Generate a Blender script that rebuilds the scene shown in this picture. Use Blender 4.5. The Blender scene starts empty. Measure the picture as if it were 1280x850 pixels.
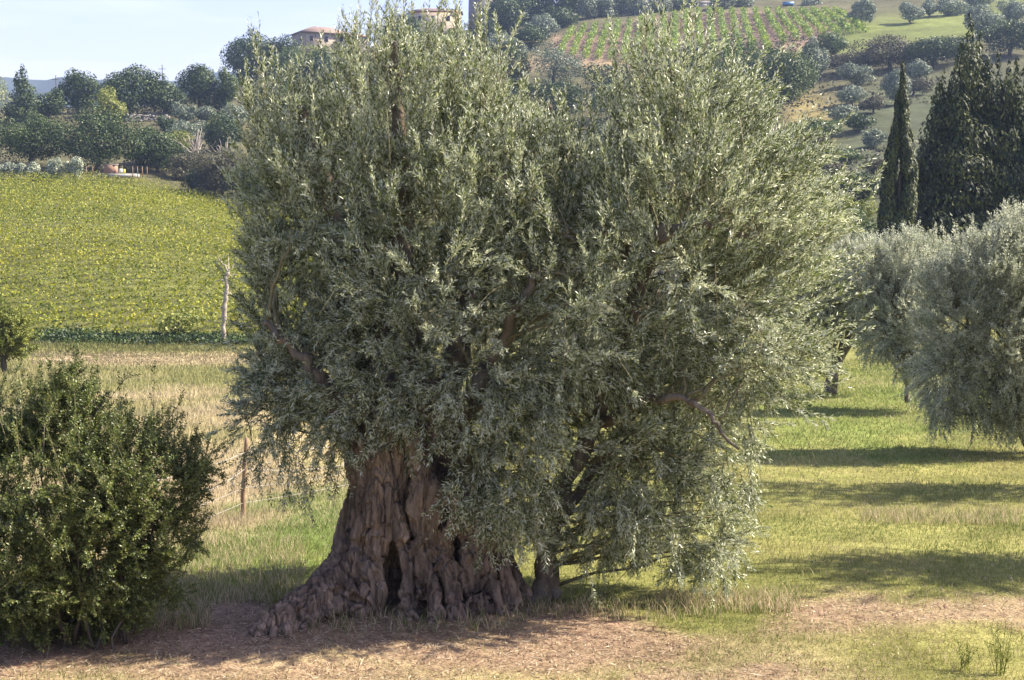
import bpy, math, random
import numpy as np
from mathutils import Vector
scene = bpy.context.scene
C = scene.collection
R = math.radians
# ------------------------------------------------------------------ camera, world, sun, exposure
F_PX = 1758.0                      # focal length in pixels of the 1280 px wide photograph
PITCH = math.atan(165 / F_PX)
cam_data = bpy.data.cameras.new("camera"); cam = bpy.data.objects.new("camera", cam_data); C.objects.link(cam)
cam_data.sensor_width = 36; cam_data.lens = F_PX / 1280 * 36
cam_data.clip_start = 0.1; cam_data.clip_end = 20000
cam.location = (0, 0, 0); cam.rotation_euler = (math.pi / 2 - PITCH, 0, 0)
scene.camera = cam
SUN_AZ = 9                        # degrees from +x (right of the view) towards +y (away from the camera)
SUN_EL = 42
world = bpy.data.worlds.new("World"); scene.world = world; world.use_nodes = True
wn = world.node_tree.nodes; wl = world.node_tree.links
bg = wn["Background"]; bg.inputs[1].default_value = 0.09
sky = wn.new("ShaderNodeTexSky"); sky.sky_type = 'NISHITA'; sky.sun_disc = False
sky.sun_elevation = R(SUN_EL); sky.sun_rotation = R(90 - SUN_AZ); sky.air_density = 1.0; sky.dust_density = 1.3; sky.ozone_density = 2.5
wtc = wn.new("ShaderNodeTexCoord"); wmap = wn.new("ShaderNodeMapping"); wmap.inputs['Scale'].default_value = (3, 3, 22)
wno = wn.new("ShaderNodeTexNoise"); wno.inputs['Scale'].default_value = 2.2; wno.inputs['Detail'].default_value = 6
wrp = wn.new("ShaderNodeMapRange"); wrp.inputs[1].default_value = 0.48; wrp.inputs[2].default_value = 0.78; wrp.inputs[3].default_value = 0; wrp.inputs[4].default_value = 0.18
wmx = wn.new("ShaderNodeMixRGB"); wmx.inputs[2].default_value = (8.6, 8.3, 8.6, 1)
wl.new(wtc.outputs['Generated'], wmap.inputs[0]); wl.new(wmap.outputs[0], wno.inputs['Vector']); wl.new(wno.outputs[0], wrp.inputs[0])
wl.new(wrp.outputs[0], wmx.inputs[0]); wtn = wn.new('ShaderNodeMixRGB'); wtn.blend_type = 'MULTIPLY'; wtn.inputs[0].default_value = 1; wtn.inputs[2].default_value = (1.34, 1.08, 1.2, 1); wl.new(sky.outputs[0], wtn.inputs[1]); wl.new(wtn.outputs[0], wmx.inputs[1]); wl.new(wmx.outputs[0], bg.inputs[0])
sd = bpy.data.lights.new("sun", 'SUN'); sd.energy = 5.0; sd.angle = R(0.5); sd.color = (1.0, 0.91, 0.74)
sun = bpy.data.objects.new("sun", sd); C.objects.link(sun)
sv = Vector((math.cos(R(SUN_AZ)) * math.cos(R(SUN_EL)), math.sin(R(SUN_AZ)) * math.cos(R(SUN_EL)), math.sin(R(SUN_EL))))
sun.rotation_euler = sv.to_track_quat('Z', 'Y').to_euler()
scene.view_settings.view_transform = 'Standard'; scene.view_settings.look = 'None'
scene.view_settings.exposure = 1.38; scene.view_settings.gamma = 1; scene.view_settings.use_curve_mapping = False
scene.cycles.use_denoising = True; scene.cycles.sample_clamp_indirect = 3; scene.cycles.max_bounces = 6; scene.cycles.diffuse_bounces = 3; scene.cycles.glossy_bounces = 2; scene.cycles.transmission_bounces = 4
scene.cycles.volume_bounces = 0; scene.cycles.transparent_max_bounces = 4; scene.cycles.caustics_reflective = False; scene.cycles.caustics_refractive = False

# ------------------------------------------------------------------ helpers
def at(px, py, Y):
    """point at depth Y on the sight line of photograph pixel (px, py)"""
    a = (px - 640) / F_PX; b = -(py - 425) / F_PX
    cp, sp = math.cos(PITCH), math.sin(PITCH)
    k = Y / (cp + b * sp)
    return np.array((a * k, Y, (-sp + b * cp) * k))
def proj(p):
    cp, sp = math.cos(PITCH), math.sin(PITCH)
    x, y, z = p[..., 0], p[..., 1], p[..., 2]
    f = np.maximum(y * cp - z * sp, 0.01); u = y * sp + z * cp
    return 640 + x / f * F_PX, 425 - u / f * F_PX
def nrm(v): return v / np.maximum(np.linalg.norm(v, axis=-1, keepdims=True), 1e-9)
def _hash(ix, iy, iz, seed):
    h = (ix * 374761393 + iy * 668265263 + iz * 2147483647 + seed * 1274126177) & 0xffffffff
    h = ((h ^ (h >> 13)) * 1274126177) & 0xffffffff
    h = ((h ^ (h >> 15)) * 2246822519) & 0xffffffff
    return ((h ^ (h >> 16)) & 0xffff) / 65535.0
def vnoise(p, seed=0):
    """value noise in 0..1 for points (N,3)"""
    i = np.floor(p).astype(np.int64); f = p - i; f = f * f * (3 - 2 * f)
    r = 0
    for dx in (0, 1):
        wx = f[:, 0] if dx else 1 - f[:, 0]
        for dy in (0, 1):
            wy = f[:, 1] if dy else 1 - f[:, 1]
            for dz in (0, 1):
                wz = f[:, 2] if dz else 1 - f[:, 2]
                r = r + wx * wy * wz * _hash(i[:, 0] + dx, i[:, 1] + dy, i[:, 2] + dz, seed)
    return r
def fbm(p, octs=4, seed=0, gain=.5):
    r = 0; a = 1; s = 0
    for k in range(octs):
        r = r + a * vnoise(p * 2 ** k, seed + k * 17); s += a; a *= gain
    return r / s
class MB:
    """collects vertices and faces; build() links them as ONE mesh object"""
    def __init__(self): self.v = []; self.f = {}; self.n = 0; self.r = []; self.smooth = set()
    def add(self, v, f, mat=0, rnd=None):
        v = np.asarray(v, float).reshape(-1, 3); f = np.asarray(f, np.int64)
        self.f.setdefault((f.shape[1], mat), []).append(f + self.n)
        self.v.append(v); self.n += len(v)
        if rnd is None: rnd = np.full(len(v), .5)
        self.r.append(np.broadcast_to(np.asarray(rnd, float), (len(v),)))
        return self
    def tube(self, pts, rad, n=8, mat=0, cap=True, rnd=None):
        pts = np.asarray(pts, float); m = len(pts); rad = np.broadcast_to(np.asarray(rad, float), (m,))
        t = nrm(np.gradient(pts, axis=0)); a = np.cross(t[0], (0, 0, 1.0))
        if np.linalg.norm(a) < .1: a = np.cross(t[0], (0, 1.0, 0))
        a = a / np.linalg.norm(a); ang = np.linspace(0, 2 * np.pi, n, endpoint=False); V = []
        for i in range(m):
            a = a - t[i] * a.dot(t[i]); a = a / max(np.linalg.norm(a), 1e-9); b = np.cross(t[i], a)
            V.append(pts[i] + rad[i] * (np.cos(ang)[:, None] * a + np.sin(ang)[:, None] * b))
        V = np.concatenate(V); Fq = []
        for i in range(m - 1):
            for j in range(n):
                k = (j + 1) % n; Fq.append((i * n + j, i * n + k, (i + 1) * n + k, (i + 1) * n + j))
        self.add(V, Fq, mat, rnd)
        if cap:
            self.f.setdefault((n, mat), []).append(np.array([list(range(n))[::-1]]) + self.n - len(V))
            self.f.setdefault((n, mat), []).append(np.array([[(m - 1) * n + j for j in range(n)]]) + self.n - len(V))
        return self
    def box(self, c, s, rz=0, mat=0, rnd=None):
        c = np.array(c, float); h = np.array(s, float) / 2
        v = np.array([(x, y, z) for z in (-1, 1) for y in (-1, 1) for x in (-1, 1)]) * h
        co, si = math.cos(rz), math.sin(rz); v = np.stack((v[:, 0] * co - v[:, 1] * si, v[:, 0] * si + v[:, 1] * co, v[:, 2]), 1) + c
        return self.add(v, [(0, 2, 3, 1), (4, 5, 7, 6), (0, 1, 5, 4), (2, 6, 7, 3), (0, 4, 6, 2), (1, 3, 7, 5)], mat, rnd)
    def build(self, name, mats, parent=None, smooth=False, loc=None):
        me = bpy.data.meshes.new(name); V = np.concatenate(self.v)
        if loc is not None: V = V - np.asarray(loc)
        me.vertices.add(len(V)); me.vertices.foreach_set("co", V.astype(np.float32).ravel())
        loops = []; starts = []; mi = []; s = 0
        for (k, m), fl in self.f.items():
            F = np.concatenate(fl); loops.append(F.ravel()); starts.append(s + np.arange(len(F)) * k); mi.append(np.full(len(F), m)); s += F.size
        loops = np.concatenate(loops); starts = np.concatenate(starts); mi = np.concatenate(mi)
        me.loops.add(len(loops)); me.loops.foreach_set("vertex_index", loops.astype(np.int32))
        me.polygons.add(len(starts)); me.polygons.foreach_set("loop_start", starts.astype(np.int32))
        me.polygons.foreach_set("material_index", mi.astype(np.int32))
        me.update(calc_edges=True)
        at_ = me.attributes.new("rnd", 'FLOAT', 'POINT'); at_.data.foreach_set("value", np.concatenate(self.r).astype(np.float32))
        for m in (mats if isinstance(mats, (list, tuple)) else [mats]): me.materials.append(m)
        if smooth: me.polygons.foreach_set("use_smooth", np.ones(len(starts), bool))
        o = bpy.data.objects.new(name, me); C.objects.link(o)
        if loc is not None: o.location = loc
        if parent is not None:
            o.parent = parent
            if loc is None: pass
        return o
def tag(o, label=None, cat=None, group=None, kind=None):
    if label: o['label'] = label
    if cat: o['category'] = cat
    if group: o['group'] = group
    if kind: o['kind'] = kind
    return o
def empty(name, label, cat, loc, group=None):
    o = bpy.data.objects.new(name, None); C.objects.link(o); o.location = tuple(loc); o.empty_display_size = .2
    return tag(o, label, cat, group)
def part(mb, name, mats, root, smooth=False):
    """a child mesh whose vertices are given in world space"""
    o = mb.build(name, mats, root, smooth)
    p = root; off = Vector((0, 0, 0))
    while p is not None: off += p.location; p = p.parent
    me = o.data; n = len(me.vertices); co = np.empty(n * 3, np.float32); me.vertices.foreach_get("co", co)
    co = co.reshape(-1, 3) - np.array(off, np.float32); me.vertices.foreach_set("co", co.ravel()); me.update()
    return o

# ------------------------------------------------------------------ materials
def newmat(name):
    m = bpy.data.materials.new(name); m.use_nodes = True
    nt = m.node_tree; return m, nt.nodes, nt.links, nt.nodes["Principled BSDF"]
def c4(c): return (c[0], c[1], c[2], 1)
def foliage(name, a, b, c, rough=.5, trans=.25, back=None, nscale=.6, spec=.4):
    """leaf colour from dark a over mid b to pale c by each leaf's own random value; back = colour of the underside"""
    m, N, L, P = newmat(name)
    at_ = N.new("ShaderNodeAttribute"); at_.attribute_name = "rnd"
    tc = N.new("ShaderNodeTexCoord"); no = N.new("ShaderNodeTexNoise"); no.inputs['Scale'].default_value = nscale; no.inputs['Detail'].default_value = 3
    L.new(tc.outputs['Object'], no.inputs['Vector'])
    mr = N.new("ShaderNodeMath"); mr.operation = 'MULTIPLY_ADD'; mr.inputs[1].default_value = .9; L.new(no.outputs[0], mr.inputs[0])
    sb = N.new("ShaderNodeMath"); sb.operation = 'SUBTRACT'; L.new(at_.outputs['Fac'], sb.inputs[0]); sb.inputs[1].default_value = .45
    L.new(sb.outputs[0], mr.inputs[2])
    rp = N.new("ShaderNodeValToRGB"); L.new(mr.outputs[0], rp.inputs[0])
    e = rp.color_ramp.elements; e[0].position = .1; e[0].color = c4(a); e[1].position = .9; e[1].color = c4(c)
    k = e.new(.5); k.color = c4(b)
    col = rp.outputs[0]
    if back is not None:
        ge = N.new("ShaderNodeNewGeometry"); mx = N.new("ShaderNodeMixRGB"); L.new(ge.outputs['Backfacing'], mx.inputs[0])
        L.new(col, mx.inputs[1])
        m2 = N.new("ShaderNodeMixRGB"); m2.blend_type = 'MIX'; m2.inputs[0].default_value = .75; L.new(col, m2.inputs[1]); m2.inputs[2].default_value = c4(back)
        L.new(m2.outputs[0], mx.inputs[2]); col = mx.outputs[0]
    L.new(col, P.inputs['Base Color']); P.inputs['Roughness'].default_value = rough; P.inputs['Specular IOR Level'].default_value = spec
    if trans > 0:
        tr = N.new("ShaderNodeBsdfTranslucent"); hs = N.new("ShaderNodeHueSaturation"); hs.inputs['Saturation'].default_value = 1.1; hs.inputs['Value'].default_value = 1.6
        L.new(col, hs.inputs['Color']); L.new(hs.outputs[0], tr.inputs[0])
        ms = N.new("ShaderNodeMixShader"); ms.inputs[0].default_value = trans
        L.new(P.outputs[0], ms.inputs[1]); L.new(tr.outputs[0], ms.inputs[2]); L.new(ms.outputs[0], N["Material Output"].inputs[0])
    return m
def bark(name, a, b, c, sc=(9, 9, 1.6), bump=.5, fine=1.0):
    m, N, L, P = newmat(name)
    tc = N.new("ShaderNodeTexCoord"); mp = N.new("ShaderNodeMapping"); mp.inputs['Scale'].default_value = sc
    n1 = N.new("ShaderNodeTexNoise"); n1.inputs['Scale'].default_value = 1.2; n1.inputs['Detail'].default_value = 8; n1.inputs['Roughness'].default_value = .65; n1.inputs['Distortion'].default_value = .8
    n2 = N.new("ShaderNodeTexNoise"); n2.inputs['Scale'].default_value = 5 * fine; n2.inputs['Detail'].default_value = 6
    n3 = N.new("ShaderNodeTexNoise"); n3.inputs['Scale'].default_value = 1.7; n3.inputs['Detail'].default_value = 3
    L.new(tc.outputs['Object'], mp.inputs[0]); L.new(mp.outputs[0], n1.inputs['Vector']); L.new(mp.outputs[0], n2.inputs['Vector']); L.new(tc.outputs['Object'], n3.inputs['Vector'])
    rp = N.new("ShaderNodeValToRGB"); e = rp.color_ramp.elements; e[0].position = .3; e[0].color = c4(a); e[1].position = .72; e[1].color = c4(b); L.new(n1.outputs[0], rp.inputs[0])
    r3 = N.new("ShaderNodeValToRGB"); r3.color_ramp.elements[0].position = .42; r3.color_ramp.elements[1].position = .62; L.new(n3.outputs[0], r3.inputs[0])
    mx = N.new("ShaderNodeMixRGB"); L.new(r3.outputs[0], mx.inputs[0]); L.new(rp.outputs[0], mx.inputs[1])
    m2 = N.new("ShaderNodeMixRGB"); m2.blend_type = 'MULTIPLY'; m2.inputs[0].default_value = 1; L.new(rp.outputs[0], m2.inputs[1]); m2.inputs[2].default_value = c4(c)
    L.new(m2.outputs[0], mx.inputs[2]); L.new(mx.outputs[0], P.inputs['Base Color'])
    ad = N.new("ShaderNodeMath"); ad.operation = 'ADD'; L.new(n1.outputs[0], ad.inputs[0]); L.new(n2.outputs[0], ad.inputs[1])
    bp = N.new("ShaderNodeBump"); bp.inputs['Strength'].default_value = bump; bp.inputs['Distance'].default_value = .03; L.new(ad.outputs[0], bp.inputs['Height']); L.new(bp.outputs[0], P.inputs['Normal'])
    P.inputs['Roughness'].default_value = .9; P.inputs['Specular IOR Level'].default_value = .15
    return m
def plain(name, col, rough=.8, col2=None, scale=4, metallic=0, bump=.2, stretch=(1, 1, 1)):
    m, N, L, P = newmat(name); col2 = col2 or tuple(x * .7 for x in col)
    tc = N.new("ShaderNodeTexCoord"); mp = N.new("ShaderNodeMapping"); mp.inputs['Scale'].default_value = stretch
    no = N.new("ShaderNodeTexNoise"); no.inputs['Scale'].default_value = scale; no.inputs['Detail'].default_value = 7
    L.new(tc.outputs['Object'], mp.inputs[0]); L.new(mp.outputs[0], no.inputs['Vector'])
    rp = N.new("ShaderNodeValToRGB"); rp.color_ramp.elements[0].position = .35; rp.color_ramp.elements[1].position = .65
    rp.color_ramp.elements[0].color = c4(col2); rp.color_ramp.elements[1].color = c4(col); L.new(no.outputs[0], rp.inputs[0]); L.new(rp.outputs[0], P.inputs['Base Color'])
    bp = N.new("ShaderNodeBump"); bp.inputs['Strength'].default_value = bump; L.new(no.outputs[0], bp.inputs['Height']); L.new(bp.outputs[0], P.inputs['Normal'])
    P.inputs['Roughness'].default_value = rough; P.inputs['Metallic'].default_value = metallic
    return m
def stonework(name, a, b, mortar, scale=3.0):
    m, N, L, P = newmat(name)
    tc = N.new("ShaderNodeTexCoord"); mp = N.new("ShaderNodeMapping"); mp.inputs['Rotation'].default_value = (R(90), 0, 0)
    vo = N.new("ShaderNodeTexVoronoi"); vo.inputs['Scale'].default_value = scale; L.new(tc.outputs['Object'], vo.inputs['Vector'])
    rp = N.new("ShaderNodeValToRGB"); rp.color_ramp.elements[0].color = c4(a); rp.color_ramp.elements[1].color = c4(b)
    sp = N.new("ShaderNodeSeparateColor"); L.new(vo.outputs['Color'], sp.inputs[0]); L.new(sp.outputs[0], rp.inputs[0])
    dr = N.new("ShaderNodeMapRange"); dr.inputs[1].default_value = .35; dr.inputs[2].default_value = .6; L.new(vo.outputs['Distance'], dr.inputs[0])
    mx = N.new("ShaderNodeMixRGB"); L.new(dr.outputs[0], mx.inputs[0]); L.new(rp.outputs[0], mx.inputs[1]); mx.inputs[2].default_value = c4(mortar)
    L.new(mx.outputs[0], P.inputs['Base Color']); P.inputs['Roughness'].default_value = .95
    return m
def foliage_set():
    D = {}
    D['olive'] = foliage("olive_leaf", (.035, .055, .016), (.15, .19, .06), (.60, .63, .40), rough=.27, trans=.28, back=(.62, .64, .52), nscale=.9, spec=.65)  # wide dark-to-pale spread paints sunlit and shaded leaves into the colour
    D['olive_far'] = foliage("olive_leaf_grey", (.12, .14, .075), (.32, .34, .225), (.66, .67, .54), rough=.36, trans=.35, back=(.48, .51, .42), nscale=.9, spec=.5)  # spread widened, sunlit leaf brightness put into the pale end
    D['olive_hill'] = foliage("olive_clump", (.08, .11, .07), (.16, .195, .13), (.28, .32, .23), rough=.6, trans=.1, nscale=.5)
    D['dark'] = foliage("oak_clump", (.013, .028, .009), (.034, .062, .015), (.085, .125, .026), rough=.55, trans=.12, nscale=.35)
    D['mid'] = foliage("green_clump", (.035, .06, .02), (.075, .115, .03), (.14, .18, .05), rough=.55, trans=.15, nscale=.35)
    D['yellow'] = foliage("yellow_green_clump", (.10, .13, .03), (.19, .22, .045), (.30, .31, .07), rough=.6, trans=.2, nscale=.5)
    D['conifer'] = foliage("conifer_clump", (.012, .022, .009), (.032, .050, .014), (.13, .145, .035), rough=.6, trans=.05, nscale=.8)  # pale end raised to paint in the sunlit yellow-green
    D['scrub'] = foliage("scrub_clump", (.05, .05, .028), (.085, .085, .045), (.14, .13, .07), rough=.7, trans=.1, nscale=.3)
    D['vine'] = foliage("vine_leaf", (.10, .135, .014), (.235, .26, .02), (.32, .30, .028), rough=.6, trans=.25, nscale=.06)
    D['hillvine'] = foliage("hill_vine_leaf", (.10, .16, .03), (.20, .28, .05), (.30, .36, .08), rough=.6, trans=.25, nscale=.2)
    D['bush'] = foliage("bush_leaf", (.03, .05, .012), (.10, .14, .028), (.24, .26, .07), rough=.42, trans=.3, nscale=1.6, spec=.7)
    return D
MF = foliage_set()
M_wood = bark("old_olive_wood", (.05, .038, .030), (.52, .39, .285), (.60, .60, .64), bump=1.0)
M_limb = bark("olive_limb_bark", (.07, .058, .048), (.29, .245, .195), (.8, .75, .7), sc=(5, 5, 3), bump=.7)
M_twig = plain("twig", (.20, .17, .09), .8, (.11, .10, .05))
M_bark = bark("grey_bark", (.05, .042, .035), (.18, .15, .12), (.8, .8, .8), sc=(3, 3, 1), bump=.6)
M_dead = bark("bleached_bark", (.20, .17, .14), (.62, .56, .48), (.7, .68, .68), sc=(6, 6, 3), bump=.6)
M_post = bark("weathered_post", (.16, .10, .06), (.42, .29, .20), (.8, .8, .8), sc=(14, 14, 1.2), bump=.5)
M_wire = plain("galvanised_wire", (.50, .47, .44), .5, (.34, .30, .26), 30, .3)

# ------------------------------------------------------------------ terrain
_cols = {
 -900: [(85, 425), (190, 225), (235, 195), (300, 150), (400, 160), (700, 230), (1200, 250)],
 0: [(85, 425), (190, 224), (235, 196), (300, 140), (380, 145), (700, 225), (1200, 250)],
 150: [(85, 427), (190, 229), (230, 205), (300, 137), (340, 135), (450, 160), (700, 225), (1200, 250)],
 300: [(85, 428), (190, 262), (230, 222), (300, 142), (380, 100), (450, 110), (700, 220), (1200, 250)],
 430: [(85, 430), (190, 280), (240, 215), (300, 150), (380, 64), (430, 66), (700, 190), (1200, 250)],
 600: [(85, 435), (190, 280), (240, 205), (300, 110), (380, 52), (440, 30), (560, 60), (900, 200), (1400, 250)],
 750: [(85, 430), (140, 350), (200, 260), (280, 130), (325, 78), (400, 26), (520, -25), (700, -10), (1500, 240)],
 950: [(60, 448), (90, 405), (140, 310), (200, 205), (280, 110), (325, 66), (400, 14), (520, -40), (700, -30), (1500, 240)],
 1100: [(55, 463), (75, 432), (110, 335), (140, 265), (200, 185), (250, 118), (300, 68), (340, 38), (400, 5), (520, -60), (700, -50), (1500, 240)],
 1280: [(55, 452), (75, 422), (110, 335), (140, 285), (200, 180), (250, 105), (340, 22), (400, -8), (520, -70), (700, -60), (1500, 240)],
 2300: [(55, 452), (75, 422), (110, 335), (140, 285), (200, 180), (250, 105), (340, 22), (400, -8), (520, -70), (700, -60), (1500, 240)],
}
_near_l = [(.3, -1.65), (2, -1.72), (5, -2.55), (8, -3.5), (10.5, -4.05), (12, -4.12), (14, -4.12), (17, -4.33), (21, -4.74), (35, -5.95), (55, -6.95), (75, -7.7)]
_near_r = [(.3, -1.65), (2, -1.72), (5, -2.55), (8, -3.5), (10.5, -4.05), (12, -4.12), (14, -4.12), (17, -4.35), (21, -4.68), (30, -5.32), (42, -5.55)]
LR = np.linspace(math.log(.3), math.log(6000), 700)
_pxs = sorted(_cols); TH = np.array([math.atan((p - 640) / F_PX) for p in _pxs]); TAB = []
for p in _pxs:
    near = list(_near_r if p > 700 else _near_l); near = [q for q in near if q[0] < _cols[p][0][0]]
    ys = [q[0] for q in near]; zs = [q[1] for q in near]
    for Y, py in _cols[p]: ys.append(Y); zs.append(at(p, py, Y)[2])
    ys += [2500, 6000]; zs += [-25, -60]
    th = math.atan((p - 640) / F_PX)
    TAB.append(np.interp(LR, np.log(np.array(ys) / math.cos(th)), zs))
TAB = np.array(TAB)
TG = np.linspace(TH[0], TH[-1], 160)
TAB = np.array([[0.0]]) + np.stack([np.interp(TG, TH, TAB[:, j]) for j in range(len(LR))], 1)
def _box(A, n, ax):
    k = np.ones(n) / n
    P_ = np.pad(A, [(n // 2, n // 2) if i == ax else (0, 0) for i in range(2)], mode='edge')
    return np.apply_along_axis(lambda v: np.convolve(v, k, 'valid'), ax, P_)
for _ in range(2): TAB = _box(_box(TAB, 7, 1), 5, 0)
def hgt(x, y):
    x = np.asarray(x, float); y = np.asarray(y, float)
    th = np.clip(np.arctan2(x, np.abs(y) + 1e-6), TG[0], TG[-1]); r = np.hypot(x, y)
    i = (th - TG[0]) / (TG[1] - TG[0]); j = (np.log(np.maximum(r, .31)) - LR[0]) / (LR[1] - LR[0])
    i0 = np.clip(np.floor(i).astype(int), 0, len(TG) - 2); j0 = np.clip(np.floor(j).astype(int), 0, len(LR) - 2)
    fi = np.clip(i - i0, 0, 1); fj = np.clip(j - j0, 0, 1)
    z = (TAB[i0, j0] * (1 - fi) * (1 - fj) + TAB[i0 + 1, j0] * fi * (1 - fj) + TAB[i0, j0 + 1] * (1 - fi) * fj + TAB[i0 + 1, j0 + 1] * fi * fj)
    back = (y < 0); z = np.where(back, np.interp(r, [0, 5, 60], [-1.65, -1.6, -1.0]), z)
    sh = z.shape; q = np.stack((x.ravel(), y.ravel(), np.zeros(x.size)), 1)
    amp = np.interp(r.ravel(), [1, 10, 60, 150, 500], [.02, .05, .12, .7, 2.2]); fr = np.interp(r.ravel(), [1, 30, 150, 500], [1.1, .5, .07, .03])
    q2 = q * np.array((.45, .45, 1)); n = (vnoise(q2, 3) - .5) * np.minimum(amp, .12) * 1.2
    n2 = (fbm(q * .035, 3, 9) - .5) * np.interp(r.ravel(), [80, 160, 500], [0, 1.2, 4])
    return z + (n + n2).reshape(sh)
def hit(px, py, lo=9., hi=900.):
    """depth at which the sight line of pixel (px,py) meets the terrain"""
    Ys = np.exp(np.linspace(math.log(lo), math.log(hi), 900)); a = at(px, py, 1.0)
    P_ = a[None, :] * Ys[:, None]; d = P_[:, 2] - hgt(P_[:, 0], P_[:, 1]); k = np.where(d < 0)[0]
    return float(Ys[k[0]]) if len(k) else hi
def ground_pt(px, py): Y = hit(px, py); p = at(px, py, Y); p[2] = float(hgt(p[0], p[1])); return p
def soft(d, w): return 1 / (1 + np.exp(np.clip(-d / w, -40, 40)))
def ell(px, py, cx, cy, rx, ry): return soft(1 - np.hypot((px - cx) / rx, (py - cy) / ry), .09)
def poly(px, py, pts, w=6.):
    """soft mask: between an upper and a lower line given as (px, top, bottom)"""
    xs = [p[0] for p in pts]; t = np.interp(px, xs, [p[1] for p in pts]); b = np.interp(px, xs, [p[2] for p in pts])
    return soft(py - t, w) * soft(b - py, w) * soft(px - xs[0], w) * soft(xs[-1] - px, w)
def zones(P3):
    """soil colour of the ground (albedo, some shade painted in) and masks, by place"""
    px, py = proj(P3); y = P3[:, 1]; n = fbm(P3 * np.array((1.1, 1.1, 0)) + 5, 4, 21); n2 = fbm(P3 * np.array((.25, .25, 0)) + 9, 3, 5); m = n * .7 + n2 * .3
    w = (m - .5) * 220; near = soft(80 - y, 3)
    yy = py + w * .35; xx = px + w * .8
    dirt = np.maximum.reduce([poly(xx, yy, [(-400, 800, 900), (0, 795, 870), (180, 760, 840), (340, 752, 830), (460, 775, 810)], 8),
                              ell(xx, yy, 650, 805, 240, 34) * .95, ell(xx, yy, 300, 840, 260, 22) * .7, ell(xx, yy, 900, 850, 130, 16) * .7, poly(xx, yy, [(930, 772, 790), (1050, 752, 792), (1280, 735, 782), (1700, 735, 780)], 6) * .95, ell(px, yy, 520, 775, 250, 22)]) * near
    dry = np.maximum.reduce([poly(xx, yy, [(-300, 830, 1400), (200, 800, 1400), (420, 785, 1400), (700, 785, 900), (980, 800, 900), (1100, 840, 900)], 16) * .6,
                             poly(xx, yy, [(-200, 560, 720), (180, 600, 700), (300, 585, 655), (380, 560, 610), (450, 540, 580)], 8),
                             poly(xx, py + w * .2, [(-400, 500, 590), (100, 490, 590), (300, 505, 620), (500, 510, 620)], 14) * .75,
                             poly(xx, py + w * .1, [(40, 441, 457), (160, 441, 458), (320, 437, 452), (500, 434, 450)], 2.5)]) * near
    lush_shade = np.maximum.reduce([poly(xx, yy, [(180, 680, 750), (260, 655, 740), (360, 600, 700), (460, 580, 720)], 12), poly(xx, yy, [(940, 465, 575), (1280, 455, 560), (1500, 455, 560)], 10) * .55]) * near  # left: lush grass; right: the lawn olives' shadow painted as darker green
    base = np.empty((len(px), 3)); base[:] = (.165, .17, .048)
    vy = np.clip(.5 + (m - .5) * 2.6, 0, 1)[:, None]
    base = base * (1 - vy) + np.array((.25, .235, .08)) * vy
    def mix(a, k, c): return a * (1 - k[:, None]) + np.array(c) * k[:, None]
    base = mix(base, lush_shade, (.13, .185, .045)); base = mix(base, np.clip(dry * (.55 + n * .8), 0, 1), (.40, .31, .185)); base = mix(base, np.clip(dirt * (.35 + 1.1 * n), 0, 1), (.31, .215, .145))
    # far land
    far = soft(y - 84, 2); hill = np.empty_like(base); hill[:] = (.10, .095, .05)
    hill = mix(hill, poly(px, py, [(-800, 200, 440), (0, 222, 430), (100, 220, 430), (200, 232, 432), (310, 258, 432), (520, 275, 440)], 4) * soft(200 - y, 4), (.10, .105, .035))
    hill = mix(hill, poly(px, py + w * .05, [(690, 46, 84), (760, 34, 82), (860, 16, 90), (1050, 14, 55), (1075, 20, 40)], 2), (.24, .165, .12))
    hill = mix(hill, poly(px, py + w * .05, [(1035, 40, 75), (1070, 22, 66), (1150, 18, 52), (1215, 5, 50), (1300, -10, 10)], 4), (.15, .175, .05))
    hill = mix(hill, poly(px, py + w * .15, [(985, 120, 185), (1030, 125, 175), (1070, 140, 165)], 5), (.27, .22, .09))
    hill = mix(hill, poly(px, py + w * .1, [(1040, 140, 235), (1090, 105, 260), (1200, 90, 240), (1400, 90, 240)], 10), (.08, .092, .05))  # slope in shade: soil colour itself darkened here
    hill = mix(hill, poly(px, py + w * .1, [(590, 74, 84), (660, 72, 86), (790, 78, 92)], 2), (.28, .21, .12))
    base = base * (1 - far[:, None]) + hill * far[:, None]
    return base, dirt, dry, lush_shade
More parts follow.
